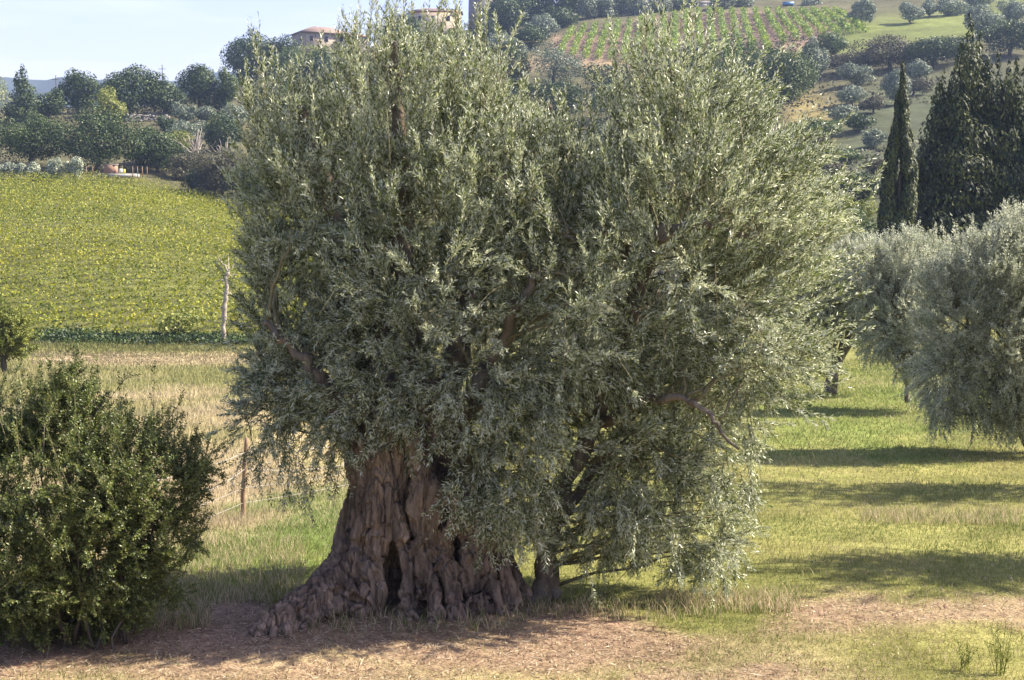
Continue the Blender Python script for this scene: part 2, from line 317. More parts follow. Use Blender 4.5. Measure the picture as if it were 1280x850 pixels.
def make_ground():
    th = np.concatenate((np.linspace(-math.pi, -.62, 70, endpoint=False), np.linspace(-.62, .62, 620, endpoint=False), np.linspace(.62, math.pi, 70, endpoint=False)))
    rr = np.concatenate((np.exp(np.linspace(math.log(.3), math.log(10.5), 50, endpoint=False)), np.exp(np.linspace(math.log(10.5), math.log(600), 520, endpoint=False)), np.exp(np.linspace(math.log(600), math.log(4200), 40))))
    T, Q = np.meshgrid(th, rr, indexing='ij'); X = Q * np.sin(T); Yv = Q * np.cos(T); Z = hgt(X, Yv)
    V = np.stack((X.ravel(), Yv.ravel(), Z.ravel()), 1); nt, nr = len(th), len(rr)
    i = np.arange(nt)[:, None]; j = np.arange(nr - 1)[None, :]; i2 = (i + 1) % nt
    Fq = np.stack((i * nr + j, i * nr + j + 1, i2 * nr + j + 1, i2 * nr + j), -1).reshape(-1, 4)[:, ::-1]
    mb = MB(); mb.add(V, Fq); mb.add([(0, 0, float(hgt(0, .31)))], np.zeros((0, 3), int))
    c = mb.n - 1; mb.f[(3, 0)] = [np.stack((np.full(nt, c), np.arange(nt) * nr, ((np.arange(nt) + 1) % nt) * nr), 1)[:, ::-1]]
    m, N, L, P = newmat("grassland_soil")
    at_ = N.new("ShaderNodeAttribute"); at_.attribute_name = "soil"; tc = N.new("ShaderNodeTexCoord")
    col = at_.outputs['Color']
    for sc, lo, hi, det in ((.05, .78, 1.22, 8), (.22, .82, 1.18, 6), (.9, .80, 1.2, 5), (7, .72, 1.28, 6), (45, .6, 1.4, 4)):
        no = N.new("ShaderNodeTexNoise"); no.inputs['Scale'].default_value = sc; no.inputs['Detail'].default_value = det; L.new(tc.outputs['Object'], no.inputs['Vector'])
        mr = N.new("ShaderNodeMapRange"); mr.inputs[1].default_value = .3; mr.inputs[2].default_value = .7; mr.inputs[3].default_value = lo; mr.inputs[4].default_value = hi
        L.new(no.outputs[0], mr.inputs[0]); mx = N.new("ShaderNodeMixRGB"); mx.blend_type = 'MULTIPLY'; mx.inputs[0].default_value = 1; L.new(col, mx.inputs[1]); L.new(mr.outputs[0], mx.inputs[2]); col = mx.outputs[0]
    n5 = N.new("ShaderNodeTexNoise"); n5.inputs['Scale'].default_value = 30; n5.inputs['Detail'].default_value = 8; L.new(tc.outputs['Object'], n5.inputs['Vector'])
    bp = N.new("ShaderNodeBump"); bp.inputs['Strength'].default_value = .6; bp.inputs['Distance'].default_value = .03; L.new(n5.outputs[0], bp.inputs['Height']); L.new(bp.outputs[0], P.inputs['Normal'])
    L.new(col, P.inputs['Base Color']); P.inputs['Roughness'].default_value = 1; P.inputs['Specular IOR Level'].default_value = .1
    o = mb.build("ground", m, smooth=True); tag(o, kind='structure')
    b, *_ = zones(np.concatenate((V, [[0, 0, -1.6]])))
    ca = o.data.attributes.new("soil", 'FLOAT_COLOR', 'POINT'); ca.data.foreach_set("color", np.concatenate((b, np.ones((len(b), 1))), 1).astype(np.float32).ravel())
    return o
ground = make_ground()
# distant mountain ridge
def make_mountain():
    xs = np.linspace(-1500, 900, 200); V = []
    prof = np.interp(xs, [-1500, -900, -460, -400, -330, -240, -100, 300, 900], [60, 95, 118, 121, 112, 118, 100, 80, 40]) + (fbm(np.stack((xs * .012, xs * 0, xs * 0), 1), 4, 4) - .5) * 22
    rows = [(-160, 0), (-80, .55), (0, 1), (120, .8), (300, -.2)]
    for d, k in rows: V.append(np.stack((xs, 1250 + d + 20 * np.sin(xs * .01), -40 + (prof + 40) * k), 1))
    V = np.concatenate(V); n = len(xs); Fq = [(r * n + i, r * n + i + 1, (r + 1) * n + i + 1, (r + 1) * n + i) for r in range(4) for i in range(n - 1)]
    o = MB().add(V, Fq).build("mountain", plain("hazed_mountain_forest", (.06, .085, .10), 1, (.04, .06, .08), .02), smooth=True); tag(o, kind='structure')  # forest colour pushed to blue, distance haze put into the material
make_mountain()
def make_haze():
    mb = MB(); mb.box((0, 0, 32), (9000, 9000, 206)); m = bpy.data.materials.new("haze_air"); m.use_nodes = True
    N = m.node_tree.nodes; N.clear(); out = N.new("ShaderNodeOutputMaterial"); pv = N.new("ShaderNodeVolumePrincipled")
    pv.inputs['Color'].default_value = (.50, .66, 1, 1); pv.inputs['Density'].default_value = HAZE; pv.inputs['Anisotropy'].default_value = .25
    m.node_tree.links.new(pv.outputs[0], out.inputs['Volume']); o = mb.build("haze", m); tag(o, kind='stuff')
HAZE = .00022
make_haze()

# ------------------------------------------------------------------ plant builders
def leaves(mb, rng, P0, D, Lg, G, nl, ll, lw, mat=0, angle=(.55, .95), alt=False, upb=.3, curl=.15, width=.62):
    """twigs P0 + D*L*t + G*L*t*t carrying nl leaves each, in crossed pairs"""
    N = len(P0); npair = nl // 2
    t = np.linspace(.06, 1.0, npair); t = np.repeat(t, 2)[None, :] + rng.uniform(-.02, .02, (N, npair * 2)) + (np.tile((0, .5 / npair), npair)[None, :] if alt else 0)
    t = np.clip(t, 0, 1.02); Lc = Lg[:, None, None]; Gc = G[:, None, :]
    pos = P0[:, None, :] + D[:, None, :] * Lc * t[..., None] + Gc * Lc * (t ** 2)[..., None]
    T = nrm(D[:, None, :] + 2 * Gc * t[..., None])
    A = np.broadcast_to(nrm(np.cross(D, rng.normal(size=(N, 3))))[:, None, :], T.shape); A = nrm(A - T * (A * T).sum(-1, keepdims=True)); B = np.cross(T, A)
    ph = np.repeat(np.arange(npair) * (math.pi / 2), 2) + np.tile((0, math.pi), npair); ph = ph[None, :] + rng.normal(0, .35, (N, npair * 2)) + rng.uniform(0, 6.28, (N, 1))
    S = A * np.cos(ph)[..., None] + B * np.sin(ph)[..., None]
    a = rng.uniform(angle[0], angle[1], t.shape)[..., None]
    ld = nrm(T * np.cos(a) + S * np.sin(a) + rng.normal(0, .1, T.shape))
    nv = T + np.array((0, 0, upb)) + rng.normal(0, .3, T.shape); nv = nv * np.where(rng.uniform(0, 1, t.shape) < .3, -1, 1)[..., None] + rng.normal(0, .25, T.shape); nv = nrm(nv - ld * (nv * ld).sum(-1, keepdims=True)); wv = np.cross(nv, ld)
    size = rng.uniform(.7, 1.15, t.shape)[..., None] * (1 - .35 * (t[..., None] > .93))
    l = ll * size; w = lw * size * .5
    b = pos; tip = pos + ld * l - nv * l * curl; mid = pos + ld * l * .48 + nv * l * .02
    r = mid + wv * w + nv * w * width * .4; lf = mid - wv * w + nv * w * width * .4
    V = np.stack((b, r, tip, lf), 2).reshape(-1, 3); M = N * npair * 2; k = np.arange(M)[:, None] * 4
    Fc = np.concatenate((k + np.array((0, 1, 2)), k + np.array((0, 2, 3))), 0)
    rn = rng.uniform(0, 1, (N, 1)) * .2 + rng.uniform(0, 1, t.shape) * .8
    mb.add(V, Fc, mat, np.repeat(rn.ravel(), 4))
def stems(mb, P0, D, Lg, G, r, mat=1, seg=3):
    """thin three-sided stems along the same curves"""
    N = len(P0); t = np.linspace(0, 1, seg + 1)
    pos = P0[:, None, :] + D[:, None, :] * Lg[:, None, None] * t[:, None] + G[:, None, :] * Lg[:, None, None] * (t ** 2)[:, None]
    T = nrm(D[:, None, :] + 2 * G[:, None, :] * t[:, None]); A = nrm(np.cross(T, np.array((.3, .5, .81)))); B = np.cross(T, A)
    rr = (r if np.ndim(r) else np.full(N, r))[:, None, None] * np.interp(t, [0, 1], [1, .3])[None, :, None]
    V = np.stack([pos + rr * (A * math.cos(p) + B * math.sin(p)) for p in (0, 2.094, 4.189)], 2)
    n = seg + 1; base = np.arange(N)[:, None] * n * 3; F = []
    for s in range(seg):
        for j in range(3):
            k = (j + 1) % 3; F.append(base + np.array((s * 3 + j, s * 3 + k, s * 3 + 3 + k, s * 3 + 3 + j)))
    mb.add(V.reshape(-1, 3), np.concatenate(F, 0), mat)
def sprays(mb, rng, O, DIR, L, ntw, nl, ll, lw, tw, droop, spread=.75, stem_r=.004, **kw):
    """each spray: a stem with ntw side twigs; leaves on all of them"""
    N = len(O); G = np.zeros((N, 3)); G[:, 2] = -droop
    stems(mb, O, DIR, L, G, stem_r, 1, 4)
    leaves(mb, rng, O, DIR, L, G, nl + 4, ll, lw, **kw)
    t = rng.uniform(.08, .9, (N, ntw)); P0 = O[:, None] + DIR[:, None] * L[:, None, None] * t[..., None] + G[:, None] * L[:, None, None] * (t ** 2)[..., None]
    T = nrm(DIR[:, None] + 2 * G[:, None] * t[..., None]); S = nrm(np.cross(T, rng.normal(size=T.shape)))
    D2 = nrm(T + S * rng.uniform(.35, 1.0, t.shape)[..., None] * spread); L2 = (tw * rng.uniform(.6, 1.3, t.shape) * (1.15 - .5 * t)).ravel()
    G2 = np.zeros((N * ntw, 3)); G2[:, 2] = -(np.repeat(droop, ntw) * .6 + rng.normal(0, .08, N * ntw))
    D2 = D2.reshape(-1, 3); P0 = P0.reshape(-1, 3)
    stems(mb, P0, D2, L2, G2, stem_r * .45, 1, 2)
    leaves(mb, rng, P0, D2, L2, G2, nl, ll, lw, **kw)
def lobe_points(rng, LB, n, lo=.55, hi=1., inner=.45):
    """n points in the shell of the union of ellipsoids LB rows (cx,cy,cz,rx,ry,rz), with outward normals"""
    LB = np.asarray(LB, float); wgt = (LB[:, 3] * LB[:, 5] + LB[:, 3] * LB[:, 4] + LB[:, 4] * LB[:, 5]); wgt /= wgt.sum()
    out = []; nn = []; cnt = 0
    while cnt < n:
        k = rng.choice(len(LB), n, p=wgt); d = nrm(rng.normal(size=(n, 3))); fr = lo + (hi - lo) * rng.uniform(0, 1, n) ** .7
        p = LB[k, :3] + d * LB[k, 3:] * fr[:, None]; q = (p[:, None] - LB[None, :, :3]) / LB[None, :, 3:]; depth = np.linalg.norm(q, axis=2).min(1)
        keep = (depth > inner) | (rng.uniform(0, 1, n) < .25); nv = nrm(d / LB[k, 3:])
        out.append(p[keep]); nn.append(nv[keep]); cnt += keep.sum()
    return np.concatenate(out)[:n], np.concatenate(nn)[:n]
def clumps(mb, rng, P_, Nn, size, mat=0, asp=1., jit=.55, vertical=0., row=None):
    """ragged leaf-clump faces at points P_ facing roughly along Nn"""
    n = len(P_); nv = nrm(Nn + rng.normal(0, jit, (n, 3))); a = rng.normal(size=(n, 3))
    if vertical: a = a * (1 - vertical) + np.array((0, 0, 1.)) * vertical * 2
    a = nrm(a - nv * (a * nv).sum(1, keepdims=True)); b = np.cross(nv, a); s = (size * rng.uniform(.55, 1.3, n))[:, None]
    j = lambda: rng.uniform(.7, 1.25, (n, 1))
    V = np.stack((P_ - a * s * j() * asp, P_ - b * s * j() * .75 + nv * s * .15, P_ + a * s * j() * asp, P_ + b * s * j() * .75 - nv * s * .15), 1).reshape(-1, 3)
    k = np.arange(n)[:, None] * 4; F = np.concatenate((k + np.array((0, 1, 2)), k + np.array((0, 2, 3))), 0)
    r = np.clip(rng.uniform(0, 1, n) + (0 if row is None else row), 0, 1); mb.add(V, F, mat, np.repeat(r, 4))
def wiggle(rng, pts, amt, n=10):
    pts = np.asarray(pts, float); t = np.linspace(0, len(pts) - 1, n); k = np.arange(len(pts)); p = np.stack([np.interp(t, k, pts[:, i]) for i in range(3)], 1)
    p = (np.concatenate((p[:1], p, p[-1:]))[:-2] + p * 2 + np.concatenate((p[:1], p, p[-1:]))[2:]) / 4
    o = rng.normal(0, amt, (n, 3)); o[0] = 0; return p + o
def noise3(P3, octs, seed): return fbm(P3, octs, seed)

# ------------------------------------------------------------------ the ancient olive tree
Y0 = 14.6
def T(px, py, dy=0.): return at(px, py, Y0 + dy)
def build_olive():
    rng = np.random.default_rng(11)
    base = T(500, 785); base[2] = float(hgt(base[0], base[1]))
    root = empty("olive_tree", "huge ancient olive tree with gnarled hollow trunk and broad silvery crown filling the view", "olive tree", base)
    S = []                                            # strands: list of (px,py,dy,r)
    core = [[(470, 800, .25, .5), (470, 740, .4, .46), (474, 690, .4, .4), (492, 640, .15, .37), (492, 590, .1, .34), (495, 540, .1, .3), (500, 480, .1, .2)],
            [(560, 800, .35, .5), (558, 740, .32, .42), (552, 690, .3, .34), (548, 640, .35, .28), (545, 590, .25, .28), (540, 540, .2, .24), (545, 480, .2, .15)],
            [(622, 800, .15, .36), (615, 750, .12, .27), (606, 700, .1, .22), (600, 650, .1, .18), (590, 590, .15, .16), (570, 540, .15, .15)]]
    S += [[(316, 800, -1.6, .05), (334, 786, -1.45, .10), (360, 768, -1.2, .14), (402, 742, -.75, .17), (434, 712, -.35, .19), (456, 672, -.12, .18), (461, 625, -.1, .15), (452, 570, 0, .14), (455, 530, .05, .1)],
          [(345, 804, -1.5, .06), (368, 784, -1.25, .1), (402, 764, -.9, .12), (434, 732, -.55, .12), (454, 700, -.38, .11), (463, 655, -.33, .12), (462, 600, -.28, .11), (455, 545, -.2, .1)],
          [(395, 790, -.7, .08), (415, 768, -.7, .13), (440, 742, -.62, .15), (452, 715, -.52, .12), (448, 690, -.45, .1)],
          [(440, 785, -.72, .10), (455, 762, -.72, .155), (464, 735, -.66, .13), (466, 700, -.52, .10), (474, 660, -.47, .1), (475, 610, -.42, .1), (468, 560, -.35, .09)],
          [(462, 785, -.75, .06), (467, 750, -.7, .055), (468, 715, -.62, .05), (474, 682, -.52, .06), (486, 660, -.5, .06), (490, 620, -.44, .07)],
          [(500, 790, -.85, .06), (508, 765, -.78, .07), (513, 735, -.7, .055), (512, 705, -.64, .05), (507, 680, -.55, .055), (494, 650, -.5, .07), (487, 610, -.42, .07), (480, 560, -.3, .06)],
          [(510, 790, -.95, .05), (522, 765, -.85, .07), (529, 740, -.76, .07), (528, 705, -.68, .075), (524, 670, -.6, .07), (523, 630, -.55, .075), (527, 595, -.5, .08), (520, 560, -.4, .08), (505, 520, -.2, .07)],
          [(548, 792, -1.0, .05), (547, 765, -.9, .065), (543, 735, -.78, .05), (535, 708, -.68, .05), (528, 685, -.6, .05)],
          [(578, 785, -.9, .045), (570, 757, -.82, .06), (563, 728, -.74, .05), (549, 704, -.68, .045), (537, 685, -.6, .045), (528, 660, -.55, .04)],
          [(590, 765, -.75, .04), (584, 738, -.7, .05), (570, 718, -.64, .045), (555, 702, -.6, .04), (545, 680, -.5, .04), (548, 655, -.35, .04)],
          [(527, 598, -.5, .07), (542, 606, -.55, .05), (556, 618, -.58, .05), (568, 628, -.56, .055), (573, 640, -.5, .05), (566, 655, -.45, .045), (557, 672, -.42, .05), (553, 695, -.45, .05), (565, 712, -.5, .05), (590, 725, -.5, .045), (600, 748, -.6, .05), (610, 770, -.65, .05)],
          [(565, 785, -.8, .06), (580, 760, -.62, .09), (589, 728, -.5, .085), (588, 695, -.42, .075), (584, 660, -.3, .07), (590, 620, -.2, .07), (585, 570, -.1, .06)],
          [(600, 790, -.8, .07), (600, 762, -.7, .10), (599, 728, -.58, .07), (592, 695, -.45, .06)],
          [(628, 785, -.7, .08), (620, 755, -.6, .085), (610, 720, -.5, .065), (603, 685, -.42, .06), (602, 640, -.3, .06), (595, 590, -.1, .06)],
          [(660, 785, -.5, .05), (648, 762, -.48, .08), (635, 735, -.42, .075), (624, 702, -.36, .06), (614, 670, -.28, .07), (608, 630, -.15, .07), (600, 580, 0, .06)],
          [(672, 775, .05, .06), (656, 752, .05, .08), (640, 722, .08, .09), (625, 690, .1, .1), (612, 650, .1, .1)],
          [(400, 790, .5, .12), (425, 750, .5, .2), (450, 700, .4, .22), (460, 640, .35, .2), (465, 570, .3, .16)]]
    for k in range(16):                                # strands round the back
        a = math.pi * (k + .5) / 16; cx, cy = 512, .4
        S.append([(cx + math.cos(a) * r_ * 1.15, py, cy + math.sin(a) * r_ / 125., rr) for r_, py, rr in ((125 + rng.uniform(-20, 20), 800, .07), (102, 765, .11), (84, 725, .12), (66, 670, .11), (54, 600, .1), (45, 530, .08))])
    mb = MB()
    S2 = []
    for st in S:
        a, b, c_, r_ = st[0]; a1, b1, c1, r1 = st[1]; dx = np.clip((a - a1) * .7 + rng.uniform(-10, 10), -30, 30)
        S2.append([(a + dx, 828, c_ - .14, r_ * .8)] + st)
        if c_ < -.3 and 330 < a < 660:                 # forking rootlets at the foot
            for _ in range(2): S2.append([(a + rng.uniform(-26, 26), 815, c_ - rng.uniform(.1, .25), .02), (a + rng.uniform(-14, 14), 790, c_ - .08, .035), (a1 + rng.uniform(-6, 6), b1, c1 - r1 * .6, .04)])
    # thin sinuous cords lying on the surface
    for _ in range(110):
        st = S[rng.integers(0, 16)]; k0 = rng.integers(0, len(st) - 2); off = rng.uniform(-.8, .8); off2 = rng.uniform(-.8, .8); q_ = []
        for j_, (a, b, c_, r_) in enumerate(st[k0:k0 + 6]):
            o_ = off + (off2 - off) * j_ / 4 + rng.uniform(-.2, .2); q_.append((a + o_ * r_ * 125, b, c_ - r_ * math.sqrt(max(.05, 1 - o_ * o_)) * .95, rng.uniform(.012, .024)))
        S2.append(q_)
    S = S2
    for st in core + S:
        p = np.array([T(a, b, c * .8) for a, b, c, _ in st]); r = np.array([q[3] for q in st])
        n = len(p) * 4; tt = np.linspace(0, len(p) - 1, n); k = np.arange(len(p)); pp = np.stack([np.interp(tt, k, p[:, i]) for i in range(3)], 1); r2 = np.interp(tt, k, r)
        wv = (noise3(pp * 5 + rng.uniform(0, 50, 3), 2, 3) - .5)[:, None] * np.array((.07, .07, 0)); pp = pp + wv
        r2 = r2 * (.93 + .14 * noise3(pp * 8 + rng.uniform(0, 50, 3), 2, 7))
        mb.tube(pp, r2, 12)
    raw = mb.build("trunk_raw", M_wood); md = raw.modifiers.new("remesh", 'REMESH'); md.mode = 'VOXEL'; md.voxel_size = .0115
    sm = raw.modifiers.new("smooth", 'SMOOTH'); sm.iterations = 2; sm.factor = .5
    dg = bpy.context.evaluated_depsgraph_get(); me = bpy.data.meshes.new_from_object(raw.evaluated_get(dg)); bpy.data.objects.remove(raw)
    n = len(me.vertices); co = np.empty(n * 3, np.float32); me.vertices.foreach_get("co", co); co = co.reshape(-1, 3).astype(float)
    no = np.empty(n * 3, np.float32); me.vertices.foreach_get("normal", no); no = no.reshape(-1, 3).astype(float)
    h = (co[:, 2] - base[2])[:, None]
    warp = np.stack((fbm(co * 2.6, 3, 31) - .5, fbm(co * 2.6 + 9, 3, 33) - .5, np.zeros(n)), 1) * .22
    q = co + warp
    r1 = 1 - np.abs(fbm(q * np.array((7, 7, .8)), 3, 1) * 2 - 1) * 2.2
    crack = lambda sc, sd, w_: np.exp(-((fbm(q * np.array(sc), 2, sd) - .5) / w_) ** 2)
    r3 = fbm(q * np.array((42, 42, 5)), 2, 15) - .5
    hole = np.clip((vnoise(q * np.array((8, 8, 4)), 77) - .70) * 7, 0, 1) * np.clip(1.6 - h[:, 0], 0, 1)
    d = .028 * r1 - .075 * crack((6.5, 6.5, .55), 41, .024) - .04 * crack((16, 16, 1.3), 43, .035) - .014 * crack((38, 38, 3), 45, .06) + .022 * r3 - .10 * hole + .02
    co = co + no * d[:, None]; me.vertices.foreach_set("co", (co - base).astype(np.float32).ravel()); me.update()
    me.polygons.foreach_set("use_smooth", np.ones(len(me.polygons), bool)); me.materials.clear(); me.materials.append(M_wood)
    tr = bpy.data.objects.new("trunk", me); C.objects.link(tr); tr.parent = root
    # limbs
    def limb(pts, r0, r1, wig=.03, name="limb", mat=None, n=22):
        p = wiggle(rng, [T(*q) for q in pts], wig, n); mbb = MB(); r = np.linspace(r0, r1, n) * (1 + .2 * rng.uniform(-1, 1, n)); mbb.tube(p, r, 10)
        part(mbb, name, mat or M_limb, root, True); return p
    L_ = []
    st = MB()
    for pts, r in (([(668, 778, .15), (676, 745, .15), (680, 710, .2), (690, 660, .25), (715, 590, .3), (745, 530, .25), (772, 450, .15), (786, 400, .05), (800, 345, -.1), (815, 305, -.35), (838, 277, -.55)], .13),
                   ([(698, 776, .3), (690, 745, .28), (688, 700, .3), (700, 650, .4), (760, 560, .8), (830, 470, 1.0), (880, 380, 1.0)], .1)):
        p = wiggle(rng, [T(*q) for q in pts], .018, 40); rr = np.interp(np.linspace(0, 1, 40), [0, .08, .3, 1], [r * 1.25, r, r * .72, r * .55]) * (1 + .15 * rng.uniform(-1, 1, 40)); st.tube(p, rr, 12); L_.append(p)
    part(st, "trunk", M_limb, root, True)['label'] = "slender younger stem with smooth grey bark rising beside the hollow trunk"
    L_.append(limb([(500, 540, .1), (480, 430, .2), (440, 300, .2), (400, 200, .1), (370, 130, 0)], .2, .04))
    L_.append(limb([(500, 540, .1), (510, 400, .3), (500, 250, .3), (495, 120, .1), (490, 50, 0)], .2, .03))
    L_.append(limb([(545, 540, .2), (580, 420, .4), (620, 300, .5), (660, 200, .4), (690, 130, .2)], .17, .03))
    L_.append(limb([(545, 560, .2), (600, 480, -.3), (640, 400, -.7), (680, 320, -.9)], .12, .03))
    L_.append(limb([(455, 560, 0), (420, 500, -.3), (370, 440, -.5), (330, 400, -.5)], .12, .03))
    L_.append(limb([(480, 560, .2), (450, 460, 1.), (430, 350, 1.5), (420, 260, 1.6)], .13, .03))
    L_.append(limb([(815, 305, -.35), (850, 282, -.6), (905, 280, -.8), (960, 300, -.9)], .055, .02))
    L_.append(limb([(800, 345, -.1), (840, 240, .1), (850, 160, .1), (840, 90, 0)], .08, .02))
    L_.append(limb([(803, 340, -.15), (780, 300, -.5), (745, 288, -.8), (700, 300, -1.)], .05, .015))
    L_.append(limb([(745, 530, .25), (800, 500, -.5), (870, 500, -1.0), (920, 560, -1.2)], .06, .015))
    L_.append(limb([(786, 400, .05), (860, 350, .8), (940, 300, 1.2), (1010, 260, 1.2)], .07, .02))
    L_.append(limb([(560, 560, .3), (620, 450, 1.2), (680, 330, 1.6), (720, 240, 1.5)], .13, .03))
    # crown lobes (px, py, depth offset, rx px, rz px, ry m)
    LO = [(500, 190, .1, 120, 150, 1.5), (415, 250, .1, 115, 130, 1.4), (350, 165, 0, 52, 75, .6), (495, 85, 0, 66, 62, .7), (580, 105, .1, 66, 62, .8), (370, 390, 0, 78, 100, 1.2),
          (430, 470, -.2, 100, 95, 1.2), (345, 500, -.1, 48, 62, .7), (560, 350, -.2, 150, 160, 1.6), (620, 245, .2, 116, 115, 1.7), (700, 225, .2, 70, 70, 1.2), (720, 370, 0, 130, 150, 1.9),
          (835, 130, .1, 75, 80, 1.0), (880, 200, .1, 105, 110, 1.5), (850, 300, 0, 140, 150, 1.9), (960, 260, .1, 78, 95, 1.3), (1005, 300, .1, 52, 58, .8), (940, 400, 0, 88, 125, 1.6), (900, 520, .2, 85, 125, 1.3),
          (850, 640, .45, 92, 98, .9), (890, 690, .3, 48, 50, .6), (760, 560, .2, 110, 140, 1.4), (735, 660, .5, 85, 66, .8), (640, 560, -.3, 95, 125, 1.3), (610, 470, -.5, 120, 120, 1.2), (500, 430, -.6, 110, 120, 1.1), (480, 520, -.6, 75, 50, .8),
          (500, 300, 1.2, 150, 190, 1.3), (760, 350, 1.4, 170, 200, 1.4), (800, 560, 1.0, 120, 120, 1.3), (640, 400, 1.8, 150, 180, 1.0), (455, 450, 1.0, 110, 90, 1.1), (610, 590, -.75, 50, 70, .35), (352, 320, .1, 34, 70, .7), (450, 380, .6, 90, 90, 1.0), (540, 450, .4, 90, 70, 1.0), (350, 450, 0, 40, 50, .7)]
    s = Y0 / F_PX * 1.01
    LB = [(*T(a, b, c * .8 + (.3 if a < 520 else 0.)), rx * s, ry * (.78 if a < 520 else .85), rz * s) for a, b, c, rx, rz, ry in LO]
    N = 4900; P_, Nn = lobe_points(rng, LB, N, .5, .97, .6); hole = fbm(P_ * 1.5, 2, 51); k = hole > .375 - .12 * (P_[:, 2] > 0) - .1 * (P_[:, 0] < -1.2); P_, Nn = P_[k], Nn[k]; tp_ = np.clip((P_[:, 2] - (T(0, 150)[2])) / 1.1, 0, 1); k = rng.uniform(0, 1, len(P_)) > .78 * tp_; P_, Nn = P_[k], Nn[k]
    Pi, Ni = lobe_points(rng, LB, 500, .1, .5, 0.); P_ = np.concatenate((P_, Pi)); Nn = np.concatenate((Nn, Ni))
    zl = np.array([T(a, b)[[0, 2]] for a, b in ((260, 540), (300, 550), (340, 585), (400, 600), (425, 560), (455, 548), (480, 545), (520, 555), (560, 590), (590, 645), (620, 675), (650, 700), (700, 715), (760, 720), (820, 735), (870, 750), (930, 725), (965, 660), (1000, 500), (1060, 400))])
    zmin = np.interp(P_[:, 0], zl[:, 0], zl[:, 1])
    keep = P_[:, 2] > zmin + .12; P_, Nn, zmin = P_[keep], Nn[keep], zmin[keep]
    N = len(P_); hz = np.clip((P_[:, 2] + 4.2) / 6.3, 0, 1)
    fl = np.stack([fbm(P_ * .8 + q, 2, 60 + q) - .5 for q in (1, 2, 3)], 1) * 1.6          # neighbouring shoots lean the same way
    up = np.interp(hz, [0, .3, .45, .65, 1], [-.3, -.05, .25, 1.0, 1.7]); wn_ = np.interp(hz, [0, .45, 1], [.7, .75, .35])[:, None]
    DIR = nrm(Nn * wn_ + fl * .7 + np.stack((np.zeros(N), np.zeros(N), up), 1) + rng.normal(0, 1, (N, 3)) * np.interp(hz, [0, .5, 1], [.62, .34, .2])[:, None])
    right = np.clip((P_[:, 0] - 1.5) / 1.2, 0, 1) * (hz > .25) * (Nn[:, 0] > -.2); DIR = nrm(DIR + np.array((.8, 0, -.05)) * right[:, None])
    L = rng.uniform(.36, .62, N) * np.interp(hz, [0, .6, 1], [.95, 1.0, 1.15]); droop = np.interp(hz, [0, .35, .6, 1], [.07, .10, .06, -.05]) + rng.normal(0, .14, N)
    low = (P_ + DIR * L[:, None])[:, 2] - droop * L < zmin - .05; L = np.where(low, np.maximum(.15, L * .45), L)
    O = P_ - DIR * (L * .5)[:, None]; LA = dict(angle=(.32, .72), upb=.15)
    cr = MB(); sprays(cr, rng, O, DIR, L, 8, 16, .056, .0125, .23, droop, spread=.55, stem_r=.0038, mat=0, **LA)
    # long free shoots breaking the outline
    tipsP, tn = lobe_points(rng, LB, 1500, .82, 1.04, .85); hz2 = np.clip((tipsP[:, 2] + 4.2) / 6.3, 0, 1); k = (hz2 > .3) & ((tn[:, 1] > -.72) | (tn[:, 2] > .5)); tipsP, tn, hz2 = tipsP[k], tn[k], hz2[k]
    D2 = nrm(tn * np.interp(hz2, [.3, 1], [.8, .3])[:, None] + np.array((0, 0, 1.)) * np.interp(hz2, [.3, .6, 1], [.0, .8, 1.5])[:, None] + rng.normal(0, .16, tn.shape)); D2 = nrm(D2 + np.array((.9, 0, -.05)) * (np.clip(tipsP[:, 0] - 1.6, 0, 1.2) / 1.2)[:, None])
    L2 = rng.uniform(.35, .62, len(D2)) * (1 + .5 * hz2); sprays(cr, rng, tipsP - D2 * .2, D2, L2, 2, 20, .058, .0135, .2, np.full(len(D2), -.02) + rng.normal(0, .08, len(D2)), spread=.35, stem_r=.0036, mat=0, **LA)
    # drooping shoots over the hollow trunk and along the lower edge
    hp = [(rng.uniform(425, 640), rng.uniform(460, 540), rng.uniform(-1.1, -.6)) for _ in range(30)] + [(rng.uniform(700, 930), rng.uniform(640, 700), rng.uniform(-1, .6)) for _ in range(20)] + [(rng.uniform(315, 420), rng.uniform(520, 575), rng.uniform(-.8, .3)) for _ in range(34)] + [(rng.uniform(575, 665), rng.uniform(560, 640), rng.uniform(-1.15, -.75)) for _ in range(75)]
    HP = np.array([T(*q) for q in hp]); HD = nrm(np.stack((rng.normal(0, .45, len(HP)), rng.normal(-.1, .3, len(HP)), np.full(len(HP), -.6)), 1)); 
    sprays(cr, rng, HP, HD, rng.uniform(.3, .6, len(HP)), 4, 14, .058, .0135, .2, np.full(len(HP), .25), spread=.6, stem_r=.0035, mat=0)
    # bare hanging twigs inside the crown
    nb = 260; bp_, bn = lobe_points(rng, LB, nb, .6, .97, .7); bd = nrm(bn * .5 + rng.normal(0, .6, (nb, 3)) + np.array((0, 0, -.5))); g = np.zeros((nb, 3)); g[:, 2] = -.3
    stems(cr, bp_, bd, rng.uniform(.4, 1.0, nb), g, .0055, 1, 4)
    # secondary branches
    allp = np.concatenate(L_); ids = rng.choice(len(O), 330, replace=False); br = MB()
    for i in ids:
        e = O[i]; d = np.linalg.norm(allp - e, axis=1) + np.maximum(0, allp[:, 2] - e[2] + .2) * 1.5; j = rng.choice(np.argsort(d)[:6]); a = allp[j]; m = (a + e) / 2 + np.array((0, 0, rng.uniform(.0, .15)))
        p = wiggle(rng, [a, m, e], .02, 8); br.tube(p, np.linspace(min(.022, .008 + .012 * np.linalg.norm(e - a)), .005, 8), 5)
    for (k_, m_), fl in br.f.items(): cr.f.setdefault((k_, 1), []).extend([f_ + cr.n for f_ in fl])
